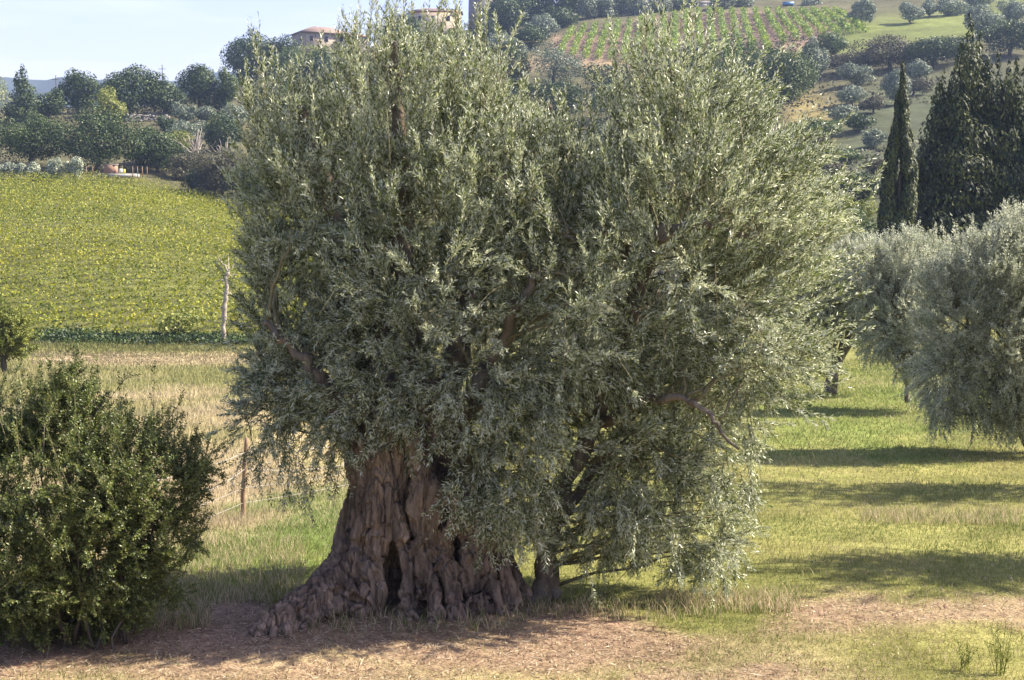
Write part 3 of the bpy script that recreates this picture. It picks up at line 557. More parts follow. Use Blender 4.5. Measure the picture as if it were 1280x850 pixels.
    cr.v += br.v; cr.r += br.r; cr.n += br.n
    part(cr, "crown", [MF['olive'], M_twig], root)
    return root
OLIVE = build_olive()

# ------------------------------------------------------------------ other plants of the garden
def small_olive(name, label, base_px, Y, lobes, trunks, seed, n, ll=.075, lw=.024, mat='olive_far', cat="olive tree", group="smaller olive trees on the lawn"):
    """lobes: (px,py,dy,rx px,rz px,ry m); trunks: lists of (px,py,dy,r)"""
    rng = np.random.default_rng(seed); b = at(base_px, 260, Y); b[2] = float(hgt(b[0], b[1])); root = empty(name, label, cat, b, group)
    s = Y / F_PX; LB = [(*at(a, c, Y + dy), rx * s, ry, rz * s) for a, c, dy, rx, rz, ry in lobes]
    st = MB()
    for t in trunks:
        p = np.array([at(a, c, Y + dy) for a, c, dy, _ in t]); r = [q[3] for q in t]; m = 14; k = np.linspace(0, len(t) - 1, m)
        pp = wiggle(rng, p, .02, m); rr = np.interp(k, np.arange(len(t)), r); st.tube(pp, rr, 9)
    part(st, "trunk", M_limb, root, True)
    P_, Nn = lobe_points(rng, LB, n, .35, .97, .5); g = hgt(P_[:, 0], P_[:, 1]); k = P_[:, 2] > g + .35; P_, Nn = P_[k], Nn[k]; N = len(P_)
    zc = (P_[:, 2] - P_[:, 2].min()) / np.ptp(P_[:, 2]); fl = np.stack([fbm(P_ * .7 + q, 2, 60 + q) - .5 for q in (1, 2, 3)], 1) * 1.2; D = nrm(Nn * .55 + fl + np.stack((np.zeros(N), np.zeros(N), np.interp(zc, [0, .4, 1], [-.8, .2, 1.4])), 1) + rng.normal(0, .2, (N, 3)))
    L = rng.uniform(.35, .7, N); dr = np.interp(zc, [0, .5, 1], [.25, .1, -.05]); cr = MB()
    sprays(cr, rng, P_ - D * .3, D, L, 6, 10, ll, lw, .28, dr, spread=.6, stem_r=.005, mat=0, angle=(.35, .8))
    src = np.concatenate([[at(a, c, Y + dy) for a, c, dy, _ in t][1:] for t in trunks])
    for i in rng.choice(N, min(60, N), replace=False):
        e = P_[i]; a = src[rng.integers(len(src))]; cr.tube(wiggle(rng, [a, (a + e) / 2 + np.array((0, 0, .1)), e], .04, 8), np.linspace(.045, .008, 8), 5, 1)
    part(cr, "crown", [MF[mat], M_twig], root)
    return root
small_olive("olive_tree", "silvery olive tree with two slim forked stems beyond the huge olive", 1040, 41.5,
            [(1075, 345, 0, 62, 50, 1.5), (1020, 370, .3, 48, 55, 1.3), (1095, 392, 0, 44, 48, 1.4), (1050, 320, .6, 50, 26, 1.2), (1130, 335, .2, 26, 34, 1.1), (1000, 400, .5, 34, 42, 1.)],
            [[(1036, 496, 0, .16), (1037, 470, 0, .12), (1030, 430, 0, .1), (1010, 390, .2, .07), (995, 360, .4, .04)], [(1040, 494, 0, .14), (1045, 465, 0, .10), (1058, 430, 0, .08), (1075, 395, 0, .06), (1090, 350, 0, .04)]], 5, 1500)
small_olive("olive_tree", "pale olive tree on a single thin stem, between two fuller olives", 1134, 38,
            [(1135, 325, 0, 50, 36, 1.), (1128, 388, -.3, 42, 58, 1.0), (1150, 430, -.5, 38, 56, .9), (1100, 420, .2, 28, 34, .8), (1085, 350, 0, 36, 46, .9)],
            [[(1134, 505, 0, .07), (1133, 470, 0, .055), (1128, 420, 0, .045), (1120, 360, 0, .03)]], 6, 1100)
small_olive("olive_tree", "broad silvery olive tree with drooping skirt, cut by the right edge of the photo", 1272, 30,
            [(1235, 335, 0, 64, 50, 1.4), (1300, 325, 0, 74, 58, 1.4), (1195, 400, 0, 50, 75, 1.2), (1255, 420, -.3, 74, 80, 1.2), (1180, 475, 0, 40, 50, 1.0), (1235, 490, .2, 56, 46, 1.0), (1320, 430, 0, 60, 100, 1.3), (1180, 350, .2, 34, 36, .9), (1275, 288, 0, 38, 20, .8), (1176, 515, .1, 18, 20, .4), (1275, 510, -.2, 40, 34, .8)],
            [[(1296, 562, .3, .2), (1278, 535, .3, .15), (1258, 500, .2, .12), (1235, 440, 0, .09), (1215, 370, 0, .05)], [(1297, 560, .3, .15), (1300, 510, .3, .12), (1300, 430, .2, .08)]], 7, 2700, ll=.07, lw=.02)
# trees beyond the right edge whose shadows lie across the lawn
def side_olive(x, y, h, rx, seed, label):
    rng = np.random.default_rng(seed); z = float(hgt(x, y)); root = empty("olive_tree", label, "olive tree", (x, y, z), "smaller olive trees on the lawn")
    st = MB(); st.tube(wiggle(rng, [(x, y, z - .2), (x + .1, y, z + .9), (x, y + .1, z + h * .6)], .03, 10), np.linspace(.2, .07, 10), 9); part(st, "trunk", M_limb, root, True)
    LB = [(x + rng.uniform(-.45, .45) * rx, y + rng.uniform(-.25, .25) * rx, z + h * rng.uniform(.45, .8), rx * .62, rx * .45, h * .26) for _ in range(7)]
    P_, Nn = lobe_points(rng, LB, 520, .2, .97, .2); N = len(P_); D = nrm(Nn + rng.normal(0, .4, (N, 3)) + np.array((0, 0, .3))); cr = MB()
    sprays(cr, rng, P_ - D * .3, D, rng.uniform(.4, .7, N), 5, 10, .09, .032, .3, rng.uniform(0, .2, N), spread=.8, stem_r=.006, mat=0); part(cr, "crown", [MF['olive_far'], M_twig], root)
side_olive(12.7, 25.0, 7.5, 2.8, 31, "olive tree just outside the right edge, shading the strip of lawn below the drooping olive")
side_olive(9.7, 17.1, 6.5, 2.5, 32, "olive tree just outside the right edge, shading the bare patch of the lawn")

def hedge_bush():
    rng = np.random.default_rng(3); Y = 13.3; base = ground_pt(110, 775)
    root = empty("bush", "big dense dark green thorny bush beside the wire fence", "bush", base); s = Y / F_PX
    LO = [(60, 620, 0, 100, 110, 1.1), (150, 600, 0, 75, 85, 1.0), (205, 600, .1, 58, 62, .8), (90, 540, .2, 55, 60, .7), (30, 690, -.1, 90, 85, 1.1), (120, 690, -.1, 85, 80, 1.0), (190, 655, 0, 52, 60, .7), (-60, 620, 0, 100, 140, 1.2), (88, 490, .2, 26, 34, .35), (170, 560, .2, 36, 30, .5), (235, 585, .1, 30, 28, .4), (20, 545, .2, 40, 40, .6), (60, 740, -.1, 60, 36, .8), (215, 680, .1, 34, 50, .6), (60, 765, 0, 80, 30, .7), (165, 758, .1, 50, 28, .6), (200, 735, .1, 34, 30, .5), (100, 780, -.1, 70, 18, .6), (150, 725, 0, 50, 36, .7)]
    LB = [(*at(a, c, Y + dy), rx * s, ry, rz * s) for a, c, dy, rx, rz, ry in LO]
    P_, Nn = lobe_points(rng, LB, 2500, .4, .97, .5); k = (fbm(P_ * 2.3, 2, 5) > .40) & (P_[:, 2] > hgt(P_[:, 0], P_[:, 1]) + .08); P_, Nn = P_[k], Nn[k]; N = len(P_)
    D = nrm(Nn * .8 + rng.normal(0, .4, (N, 3)) + np.array((0, 0, .55))); cr = MB()
    sprays(cr, rng, P_ - D * .15, D, rng.uniform(.22, .42, N), 8, 12, .028, .017, .13, rng.normal(0, .1, N), spread=1., stem_r=.004, mat=0, angle=(.7, 1.2), width=.8)
    tp, tn = lobe_points(rng, LB, 330, .86, 1., .9); k = tn[:, 2] > -.1; tp, tn = tp[k], tn[k]; D = nrm(tn * .5 + np.array((.05, 0, 1.)) + rng.normal(0, .3, tn.shape))
    sprays(cr, rng, tp, D, rng.uniform(.25, .6, len(tp)), 3, 14, .03, .018, .16, rng.normal(0, .12, len(tp)), spread=.7, stem_r=.0035, mat=0, angle=(.7, 1.2), width=.8)
    for tops in ((88, 462), (70, 455), (105, 470), (15, 520), (150, 500)):   # long whips above the crown
        q = at(tops[0], tops[1] + 75, Y); O = q + rng.normal(0, .08, (7, 3)); D = nrm(np.array((.05, 0, 1.)) + rng.normal(0, .22, (7, 3)))
        sprays(cr, rng, O, D, rng.uniform(.35, .62, 7), 7, 12, .032, .02, .16, rng.normal(0, .1, 7), spread=.8, stem_r=.004, mat=0, angle=(.7, 1.2), width=.8)
    part(cr, "crown", [MF['bush'], M_twig], root)
    st = MB()
    for k in range(46):
        x = rng.uniform(-60, 165); a = at(x, 770 + rng.uniform(-10, 12), Y + rng.uniform(-.5, .5)); a[2] = float(hgt(a[0], a[1])) - .05; b_ = at(x + rng.uniform(-40, 60), rng.uniform(520, 680), Y + rng.uniform(-.8, .6))
        st.tube(wiggle(rng, [a, (a + b_) / 2, b_], .03, 9), np.linspace(rng.uniform(.008, .022), .004, 9), 5)
    part(st, "stem", M_bark, root)
hedge_bush()
def leafy_tree_left():
    rng = np.random.default_rng(8); Y = 62; base = at(4, 466, Y); base[2] = float(hgt(base[0], base[1])); root = empty("fruit_tree", "small sparse yellow-green fruit tree at the left edge of the meadow", "tree", base); s = Y / F_PX
    LB = [(*at(a, c, Y), rx * s, rx * s, rz * s) for a, c, rx, rz in ((10, 410, 26, 24), (-15, 405, 28, 30), (25, 430, 18, 14), (-5, 435, 24, 16))]
    P_, Nn = lobe_points(rng, LB, 420, .3, 1., .3); D = nrm(Nn + rng.normal(0, .5, Nn.shape) + np.array((0, 0, .3))); cr = MB()
    sprays(cr, rng, P_ - D * .2, D, rng.uniform(.4, .7, len(P_)), 3, 8, .13, .08, .35, rng.normal(0, .1, len(P_)), mat=0, stem_r=.01); part(cr, "crown", [MF['yellow'], M_twig], root)
    st = MB(); st.tube(wiggle(rng, [base - (0, 0, .1), at(4, 450, Y), at(-3, 430, Y), at(-12, 405, Y)], .03, 10), np.linspace(.16, .05, 10), 8); st.tube(wiggle(rng, [at(4, 450, Y), at(20, 425, Y)], .03, 6), np.linspace(.07, .02, 6), 6); part(st, "trunk", M_bark, root, True)
leafy_tree_left()
def dead_tree():
    rng = np.random.default_rng(9); Y = 82; b = at(279, 424, Y); b[2] = float(hgt(b[0], b[1])); root = empty("dead_tree", "bleached dead tree with bare crooked branches at the foot of the vineyard", "dead tree", b)
    st = MB(); st.tube(wiggle(rng, [b - (0, 0, .1), at(280, 400, Y), at(281, 380, Y), at(284, 360, Y), at(282, 348, Y), at(285, 340, Y)], .03, 22), np.linspace(.155, .075, 22) * rng.uniform(.8, 1.25, 22), 9); part(st, "trunk", M_dead, root, True)
    for pts, r in (([(285, 342), (281, 333), (275, 328), (271, 318)], .07), ([(285, 342), (287, 334), (284, 326), (286, 318)], .06), ([(283, 352), (277, 349), (270, 352), (264, 357)], .05), ([(284, 368), (289, 366), (293, 368), (300, 373)], .05), ([(285, 345), (292, 343), (298, 344)], .035), ([(278, 385), (275, 383)], .05), ([(287, 338), (293, 331), (296, 322)], .035)):
        m = MB(); m.tube(wiggle(rng, [at(a, c, Y + .2 * i) for i, (a, c) in enumerate(pts)], .03, 9), np.linspace(r, .012, 9), 6); part(m, "branch", M_dead, root, True)
dead_tree()
# ------------------------------------------------------------------ fence
def fence():
    rng = np.random.default_rng(12); f0 = ground_pt(309, 652); root = empty("wire_fence", "old wire fence on thin wooden posts running past the bush to the meadow", "fence", f0)
    P0 = ground_pt(303, 650); posts = [np.array((-5.6, 13.6, 0)), np.array((-4.75, 17.0, 0)), P0, np.array((-2.2, 27.0, 0))]; hs = [1.2, 1.2, 1.32, 1.15]; tops = []
    for p, h in zip(posts, hs):
        p[2] = float(hgt(p[0], p[1])); top = p + np.array((.09, 0, h)); m = MB(); m.tube(wiggle(rng, [p - np.array((0, 0, .2)), p + np.array((.04, 0, h * .5)), top], .006, 10), np.linspace(.042, .034, 10), 9); part(m, "post", M_post, root); tops.append((p, top))
    for frac, sag in ((.80, .06), (.60, .16), (.38, .05), (.2, .04)):
        m = MB(); line = []
        for (a, at_), (b, bt) in zip(tops[:-1], tops[1:]):
            A = a + (at_ - a) * frac; B = b + (bt - b) * frac; t = np.linspace(0, 1, 16)[:-1, None]; line.append(A + (B - A) * t - np.array((0, 0, 1)) * sag * 4 * t * (1 - t))
        line.append((tops[-1][0] + (tops[-1][1] - tops[-1][0]) * frac)[None]); m.tube(np.concatenate(line), .006 if frac > .5 else .004, 5); part(m, "wire", M_wire, root)
fence()
def fence_front():
    rng = np.random.default_rng(14); root = None
    a0 = at(-60, 690, 12.3); a0[2] = float(hgt(a0[0], a0[1])); root = empty("wire_fence", "three pale slack wires at the left edge in front of the dark bush", "fence", a0)
    for y0, y1 in ((655, 640), (679, 662), (692, 680)):
        m = MB(); A = at(-60, y0 + 8, 12.2); B = at(52, y1, 12.9); t = np.linspace(0, 1, 12)[:, None]; m.tube(A + (B - A) * t - np.array((0, 0, .05)) * 4 * t * (1 - t), .003, 5); part(m, "wire", M_wire, root)
    m = MB(); m.tube([a0 - (0, 0, .2), a0 + (0.02, 0, 1.35)], .045, 9); part(m, "post", M_post, root)
fence_front()
# ------------------------------------------------------------------ grass (nobody could count it)
def grass_mat(name):
    m, N, L, P = newmat(name); a = N.new("ShaderNodeAttribute"); a.attribute_name = "blade"; L.new(a.outputs['Color'], P.inputs['Base Color']); P.inputs['Roughness'].default_value = .7; P.inputs['Specular IOR Level'].default_value = .25
    tr = N.new("ShaderNodeBsdfTranslucent"); hs = N.new("ShaderNodeHueSaturation"); hs.inputs['Value'].default_value = 1.5; L.new(a.outputs['Color'], hs.inputs['Color']); L.new(hs.outputs[0], tr.inputs[0])
    ms = N.new("ShaderNodeMixShader"); ms.inputs[0].default_value = .3; L.new(P.outputs[0], ms.inputs[1]); L.new(tr.outputs[0], ms.inputs[2]); L.new(ms.outputs[0], N["Material Output"].inputs[0]); return m
M_grass = grass_mat("grass_blade")
def blades(name, rng, pts, h, w, col, lean, m, seg2=True):
    n = len(pts); a = rng.uniform(0, 2 * math.pi, n); wd = np.stack((np.cos(a), np.sin(a), np.zeros(n)), 1); le = nrm(rng.normal(size=(n, 3)) * np.array((1, 1, .1))) * (h * lean * rng.uniform(.2, 1.2, n))[:, None]
    hh = np.zeros((n, 3)); hh[:, 2] = h; w_ = (w * .5)[:, None] if np.ndim(w) else w * .5; b = pts - np.array((0, 0, .01))
    V = np.stack((b - wd * w_, b + wd * w_, b + hh * .55 + le * .35 + wd * w_ * .7, b + hh * .55 + le * .35 - wd * w_ * .7, b + hh + le), 1).reshape(-1, 3); k = np.arange(n)[:, None] * 5
    mb = MB(); mb.add(V, k + np.array((0, 1, 2, 3))); mb.f[(3, 0)] = [k + np.array((3, 2, 4))]; o = mb.build(name, m)
    c = np.concatenate((np.repeat(np.clip(col, .01, .8), 5, 0), np.ones((n * 5, 1))), 1); ca = o.data.attributes.new("blade", 'FLOAT_COLOR', 'POINT'); ca.data.foreach_set("color", c.astype(np.float32).ravel()); return o
def scatter(rng, n, y0, y1, u0, u1, power=1.6):
    v = rng.uniform(0, 1, n); y = (y0 ** (2 - power) + v * (y1 ** (2 - power) - y0 ** (2 - power))) ** (1 / (2 - power)); u = rng.uniform(u0, u1, n); x = u * y; return np.stack((x, y, hgt(x, y)), 1)
def lawn():
    rng = np.random.default_rng(21); p = scatter(rng, 330000, 10.8, 62, -.42, .42, 1.7); soil, dirt, dry, lush_shade = zones(p); px, py = proj(p)
    n1 = fbm(p * np.array((2.2, 2.2, 0)), 3, 8); keep = rng.uniform(0, 1, len(p)) > np.clip(dirt * 1.15 - (n1 - .5) * .5, 0, .93); keep &= ~((px < 330) & (p[:, 1] > 23)); p, soil, dirt, dry, lush_shade, n1 = p[keep], soil[keep], dirt[keep], dry[keep], lush_shade[keep], n1[keep]
    n = len(p); d = np.hypot(p[:, 0], p[:, 1]); h = rng.uniform(.025, .06, n) * (1 + .5 * lush_shade + .5 * (n1 > .58)) * np.interp(d, [10, 30, 60], [1, 1.2, 1.7]); w = .006 * np.interp(d, [10, 20, 40, 60], [1, 1.7, 3.3, 5])
    g = np.array((.155, .185, .05)); y = np.array((.28, .27, .09)); s = np.array((.46, .375, .24)); gn = np.array((.13, .18, .045)); r = rng.uniform(0, 1, n)[:, None]
    n2 = fbm(p * np.array((.5, .5, 0)), 3, 18)[:, None]; t = np.clip((n2 - .5) * 2.6 + .5 + (r - .5) * .7, 0, 1); col = g * (1 - t) + y * t; col = np.where(r < .12 + .45 * dry[:, None] + .2 * dirt[:, None] + (n2 - .5) * .5, s * (.7 + .5 * rng.uniform(0, 1, (n, 1))), col); l = lush_shade[:, None] * (r > .25); col = col * (1 - l * .8) + gn * l * .8
    tag(blades("lawn_grass", rng, p, h, w, col, .9, M_grass), 'short mown lawn grass mixed with dry straw', 'grass', kind='stuff')
    # tall tufts round the trunk, the bush foot and the drooping crown
    T_ = []
    for x0, x1, y0_, y1_, m in ((330, 640, 772, 800, 130), (640, 900, 752, 785, 220), (820, 1000, 740, 772, 350), (-20, 260, 750, 795, 700), (200, 380, 640, 760, 900), (1080, 1280, 590, 615, 500)):
        for _ in range(m): T_.append((rng.uniform(x0, x1), rng.uniform(y0_, y1_)))
    B = []
    for a, c in T_: B.append(at(a, c, 4.12 * F_PX / (c - 258)))
    B = np.array(B); B[:, 2] = hgt(B[:, 0], B[:, 1]); B = np.repeat(B, 5, 0) + rng.normal(0, .025, (len(B) * 5, 3)) * np.array((1, 1, 0)); n = len(B); r = rng.uniform(0, 1, (n, 1)); col = np.where(r < .62, s * (.7 + r), np.where(r < .75, g, gn)); B[:, 2] = hgt(B[:, 0], B[:, 1])
    tag(blades("tall_grass", rng, B, rng.uniform(.06, .2, n), .007, col, .7, M_grass), 'taller rough grass tufts round the trunk foot and bush', 'grass', kind='stuff')
lawn()
def meadow():
    rng = np.random.default_rng(22); p = scatter(rng, 190000, 19, 84, -.48, -.05, 1.5); px, py = proj(p); soil, dirt, dry, lush_shade = zones(p)
    edge = np.interp(py, [560, 600, 650, 690], [330, 380, 330, 240]); k = (py < 665) & (px < edge + rng.normal(0, 16, len(p))); k &= rng.uniform(0, 1, len(p)) > lush_shade * .7; p, dry, px, py = p[k], dry[k], px[k], py[k]; n = len(p); d = p[:, 1]
    h = rng.uniform(.06, .22, n) * (.6 + .9 * rng.uniform(0, 1, n) ** 3) * np.interp(d, [20, 30, 80], [1.1, .9, 1.3]); w = .008 * np.interp(d, [20, 80], [1.5, 7]); n2 = fbm(p * np.array((.16, .16, 0)) + 3, 3, 28)[:, None]; r = rng.uniform(0, 1, (n, 1))
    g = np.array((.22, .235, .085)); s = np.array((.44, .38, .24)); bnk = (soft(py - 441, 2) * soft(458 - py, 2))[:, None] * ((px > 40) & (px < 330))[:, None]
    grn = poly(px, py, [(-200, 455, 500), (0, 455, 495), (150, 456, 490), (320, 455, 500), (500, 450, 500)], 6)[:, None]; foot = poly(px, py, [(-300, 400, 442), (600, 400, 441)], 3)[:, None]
    t = np.clip((n2 - .42) * 3 + (r - .5) * .8 + .32 * dry[:, None] - .25 * grn, .12, 1); t = np.maximum(t, bnk * .9); t = t * (1 - foot); col = g * (1 - t) + s * t; col = col * (1 - .35 * bnk) * np.array((1, .97, 1)) ; col = col * (1 - .35 * foot); h = h * (1 - .4 * bnk[:, 0])  # foot: ditch shade painted into the grass as a darker tone
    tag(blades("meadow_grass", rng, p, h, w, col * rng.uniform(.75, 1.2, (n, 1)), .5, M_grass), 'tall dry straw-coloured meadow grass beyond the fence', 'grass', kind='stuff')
meadow()
def litter():
    rng = np.random.default_rng(23); p = scatter(rng, 60000, 11, 18, -.42, .42, 1.2); soil, dirt, dry, lush_shade = zones(p); k = rng.uniform(0, 1, len(p)) < np.clip(dirt + dry * .4, 0, 1); p = p[k]; n = len(p)
    a = rng.uniform(0, 6.28, n); u = np.stack((np.cos(a), np.sin(a), rng.normal(0, .2, n)), 1) * (rng.uniform(.012, .05, n) * np.where(rng.uniform(0, 1, n) < .04, 2.6, 1))[:, None]; v = np.stack((-np.sin(a), np.cos(a), rng.normal(0, .3, n)), 1) * rng.uniform(.002, .006, n)[:, None]; c = p + np.array((0, 0, .012))
    V = np.stack((c - u, c + v, c + u, c - v), 1).reshape(-1, 3); mb = MB(); mb.add(V, np.arange(n)[:, None] * 4 + np.array((0, 1, 2, 3))); o = mb.build("straw_litter", M_grass)
    col = np.array([(.50, .40, .27), (.34, .22, .15), (.24, .13, .09), (.60, .52, .38), (.13, .08, .055)])[rng.integers(0, 5, n)] * rng.uniform(.7, 1.1, (n, 1)); ca = o.data.attributes.new("blade", 'FLOAT_COLOR', 'POINT'); ca.data.foreach_set("color", np.concatenate((np.repeat(col, 4, 0), np.ones((n * 4, 1))), 1).astype(np.float32).ravel())
    tag(o, 'dry leaves, straw and bark chips lying on the bare ground', 'leaf litter', kind='stuff')
litter()
def weed(px, py, h, seed, label, spread=.25, n=9):
    rng = np.random.default_rng(seed); b = ground_pt(px, py); root = empty("weed", label, "weed", b); m = MB(); O = np.repeat(b[None], n, 0) + rng.normal(0, .03, (n, 3)) * np.array((1, 1, 0)); D = nrm(rng.normal(0, spread, (n, 3)) + np.array((0, 0, 1.)))
    sprays(m, rng, O, D, rng.uniform(.5, 1, n) * h, 5, 6, .03, .009, h * .25, rng.normal(0, .06, n), stem_r=.0035, mat=0); part(m, "stem", [MF['yellow'], MF['yellow']], root)
weed(1250, 845, .55, 41, "wispy thin-stemmed green weed at the bottom right corner", .2, 12)
weed(1205, 840, .35, 42, "low thin green weed just left of the corner weed", .3, 7)
weed(345, 765, .42, 43, "small leafy sprout standing beside the spreading left root of the huge olive", .2, 7)
weed(50, 770, .3, 44, "bright green sprout at the foot of the dark bush", .3, 9)
weed(1018, 490, .5, 45, "little dark shrub beside the forked olive stems", .8, 20)

# ------------------------------------------------------------------ trees and bushes of the hillside
MF_bg = {'pale_olive': foliage('pale_olive_clump', (.18, .22, .14), (.32, .36, .26), (.46, .48, .36), rough=.6, trans=.15), 'dark': MF['dark'], 'mid': MF['mid'], 'yellow': MF['yellow'], 'olive': MF['olive_hill'], 'conifer': MF['conifer'], 'scrub': MF['scrub']}
def hill_tree(name, label, cat, px, top, bot, w, kind, seed, group=None, Y=None, form='round', dens=1., n_lobes=None):
    """a tree of the slope: its crown spans rows top..bot and w px in the photograph, standing where that sight line meets the hill"""
    rng = np.random.default_rng(seed)
    if Y is None: Y = hit(px, bot, 86)
    s = Y / F_PX; b = at(px, bot, Y); gz = float(hgt(b[0], b[1])); root = empty(name, label, cat, (b[0], b[1], gz), group)
    c = at(px, (top + bot) / 2, Y); W = w * s / 2 * (1.28 if form != 'cone' else 1.); H = (bot - top) * s / 2; x, y = c[0], Y; zt, zb = c[2] + H, c[2] - H; zb = min(zb, gz + .25 * H) if form != 'bush' else gz
    H = (zt - zb) / 2; zc = (zt + zb) / 2; LB = []
    nl = n_lobes or int(np.clip(w / 3, 9, 34))
    if form == 'cone':
        for k in range(nl):
            t = (k + .5) / nl; a = rng.uniform(0, 6.28); rr = W * (1 - t) ** .75 * 1.0 + W * .08; off = rr * .45; LB.append((x + math.cos(a) * off, y + math.sin(a) * off, zb + 2 * H * t * .97, rr * .75, rr * .75, H * .26))
    else:
        for k in range(nl):
            d = nrm(rng.normal(size=3)); f = rng.uniform(.3, .78); r = rng.uniform(.16, .38); LB.append((x + d[0] * W * f * 1.05, y + d[1] * W * f, zc + d[2] * H * f * 1.05, W * r * 1.15, W * r * 1.15, H * r * 1.2))
        LB.append((x, y, zc, W * .6, W * .6, H * .62))
    size = max(.14, 1.75 * s) * (1.15 if kind != 'olive' else 1.); area = 4 * math.pi * W * H; n = int(np.clip(dens * area / size ** 2 * 2.6, 500, 14000))
    P_, Nn = lobe_points(rng, LB, n, .6, 1.2, .6); m = MB(); clumps(m, rng, P_, Nn + np.array((0, 0, .15)), size * .56, 0, 1.15, .5, vertical=.5 if form == 'cone' else .0); part(m, "crown", MF_bg[kind], root)
    st = MB(); r0 = max(.06, W * .07); st.tube(wiggle(rng, [(x, y, gz - .4), (x, y, gz + (zc - gz) * .5), (x + W * .1, y, zc + H * .3)], W * .02, 8), np.linspace(r0, r0 * .4, 8), 7)
    for k in range(4): d = rng.normal(size=3); d[2] = abs(d[2]); d = nrm(d); a0 = np.array((x, y, gz + (zc - gz) * .6)); st.tube(wiggle(rng, [a0, a0 + d * np.array((W, W, H)) * .75], W * .02, 6), np.linspace(r0 * .5, r0 * .15, 6), 5)
    part(st, "trunk", M_bark, root, True)
    return root
G1 = "woodland trees on the slope above the vineyard"; G2 = "olive trees scattered over the hillside"; G3 = "trees and bushes behind the crown of the huge olive"
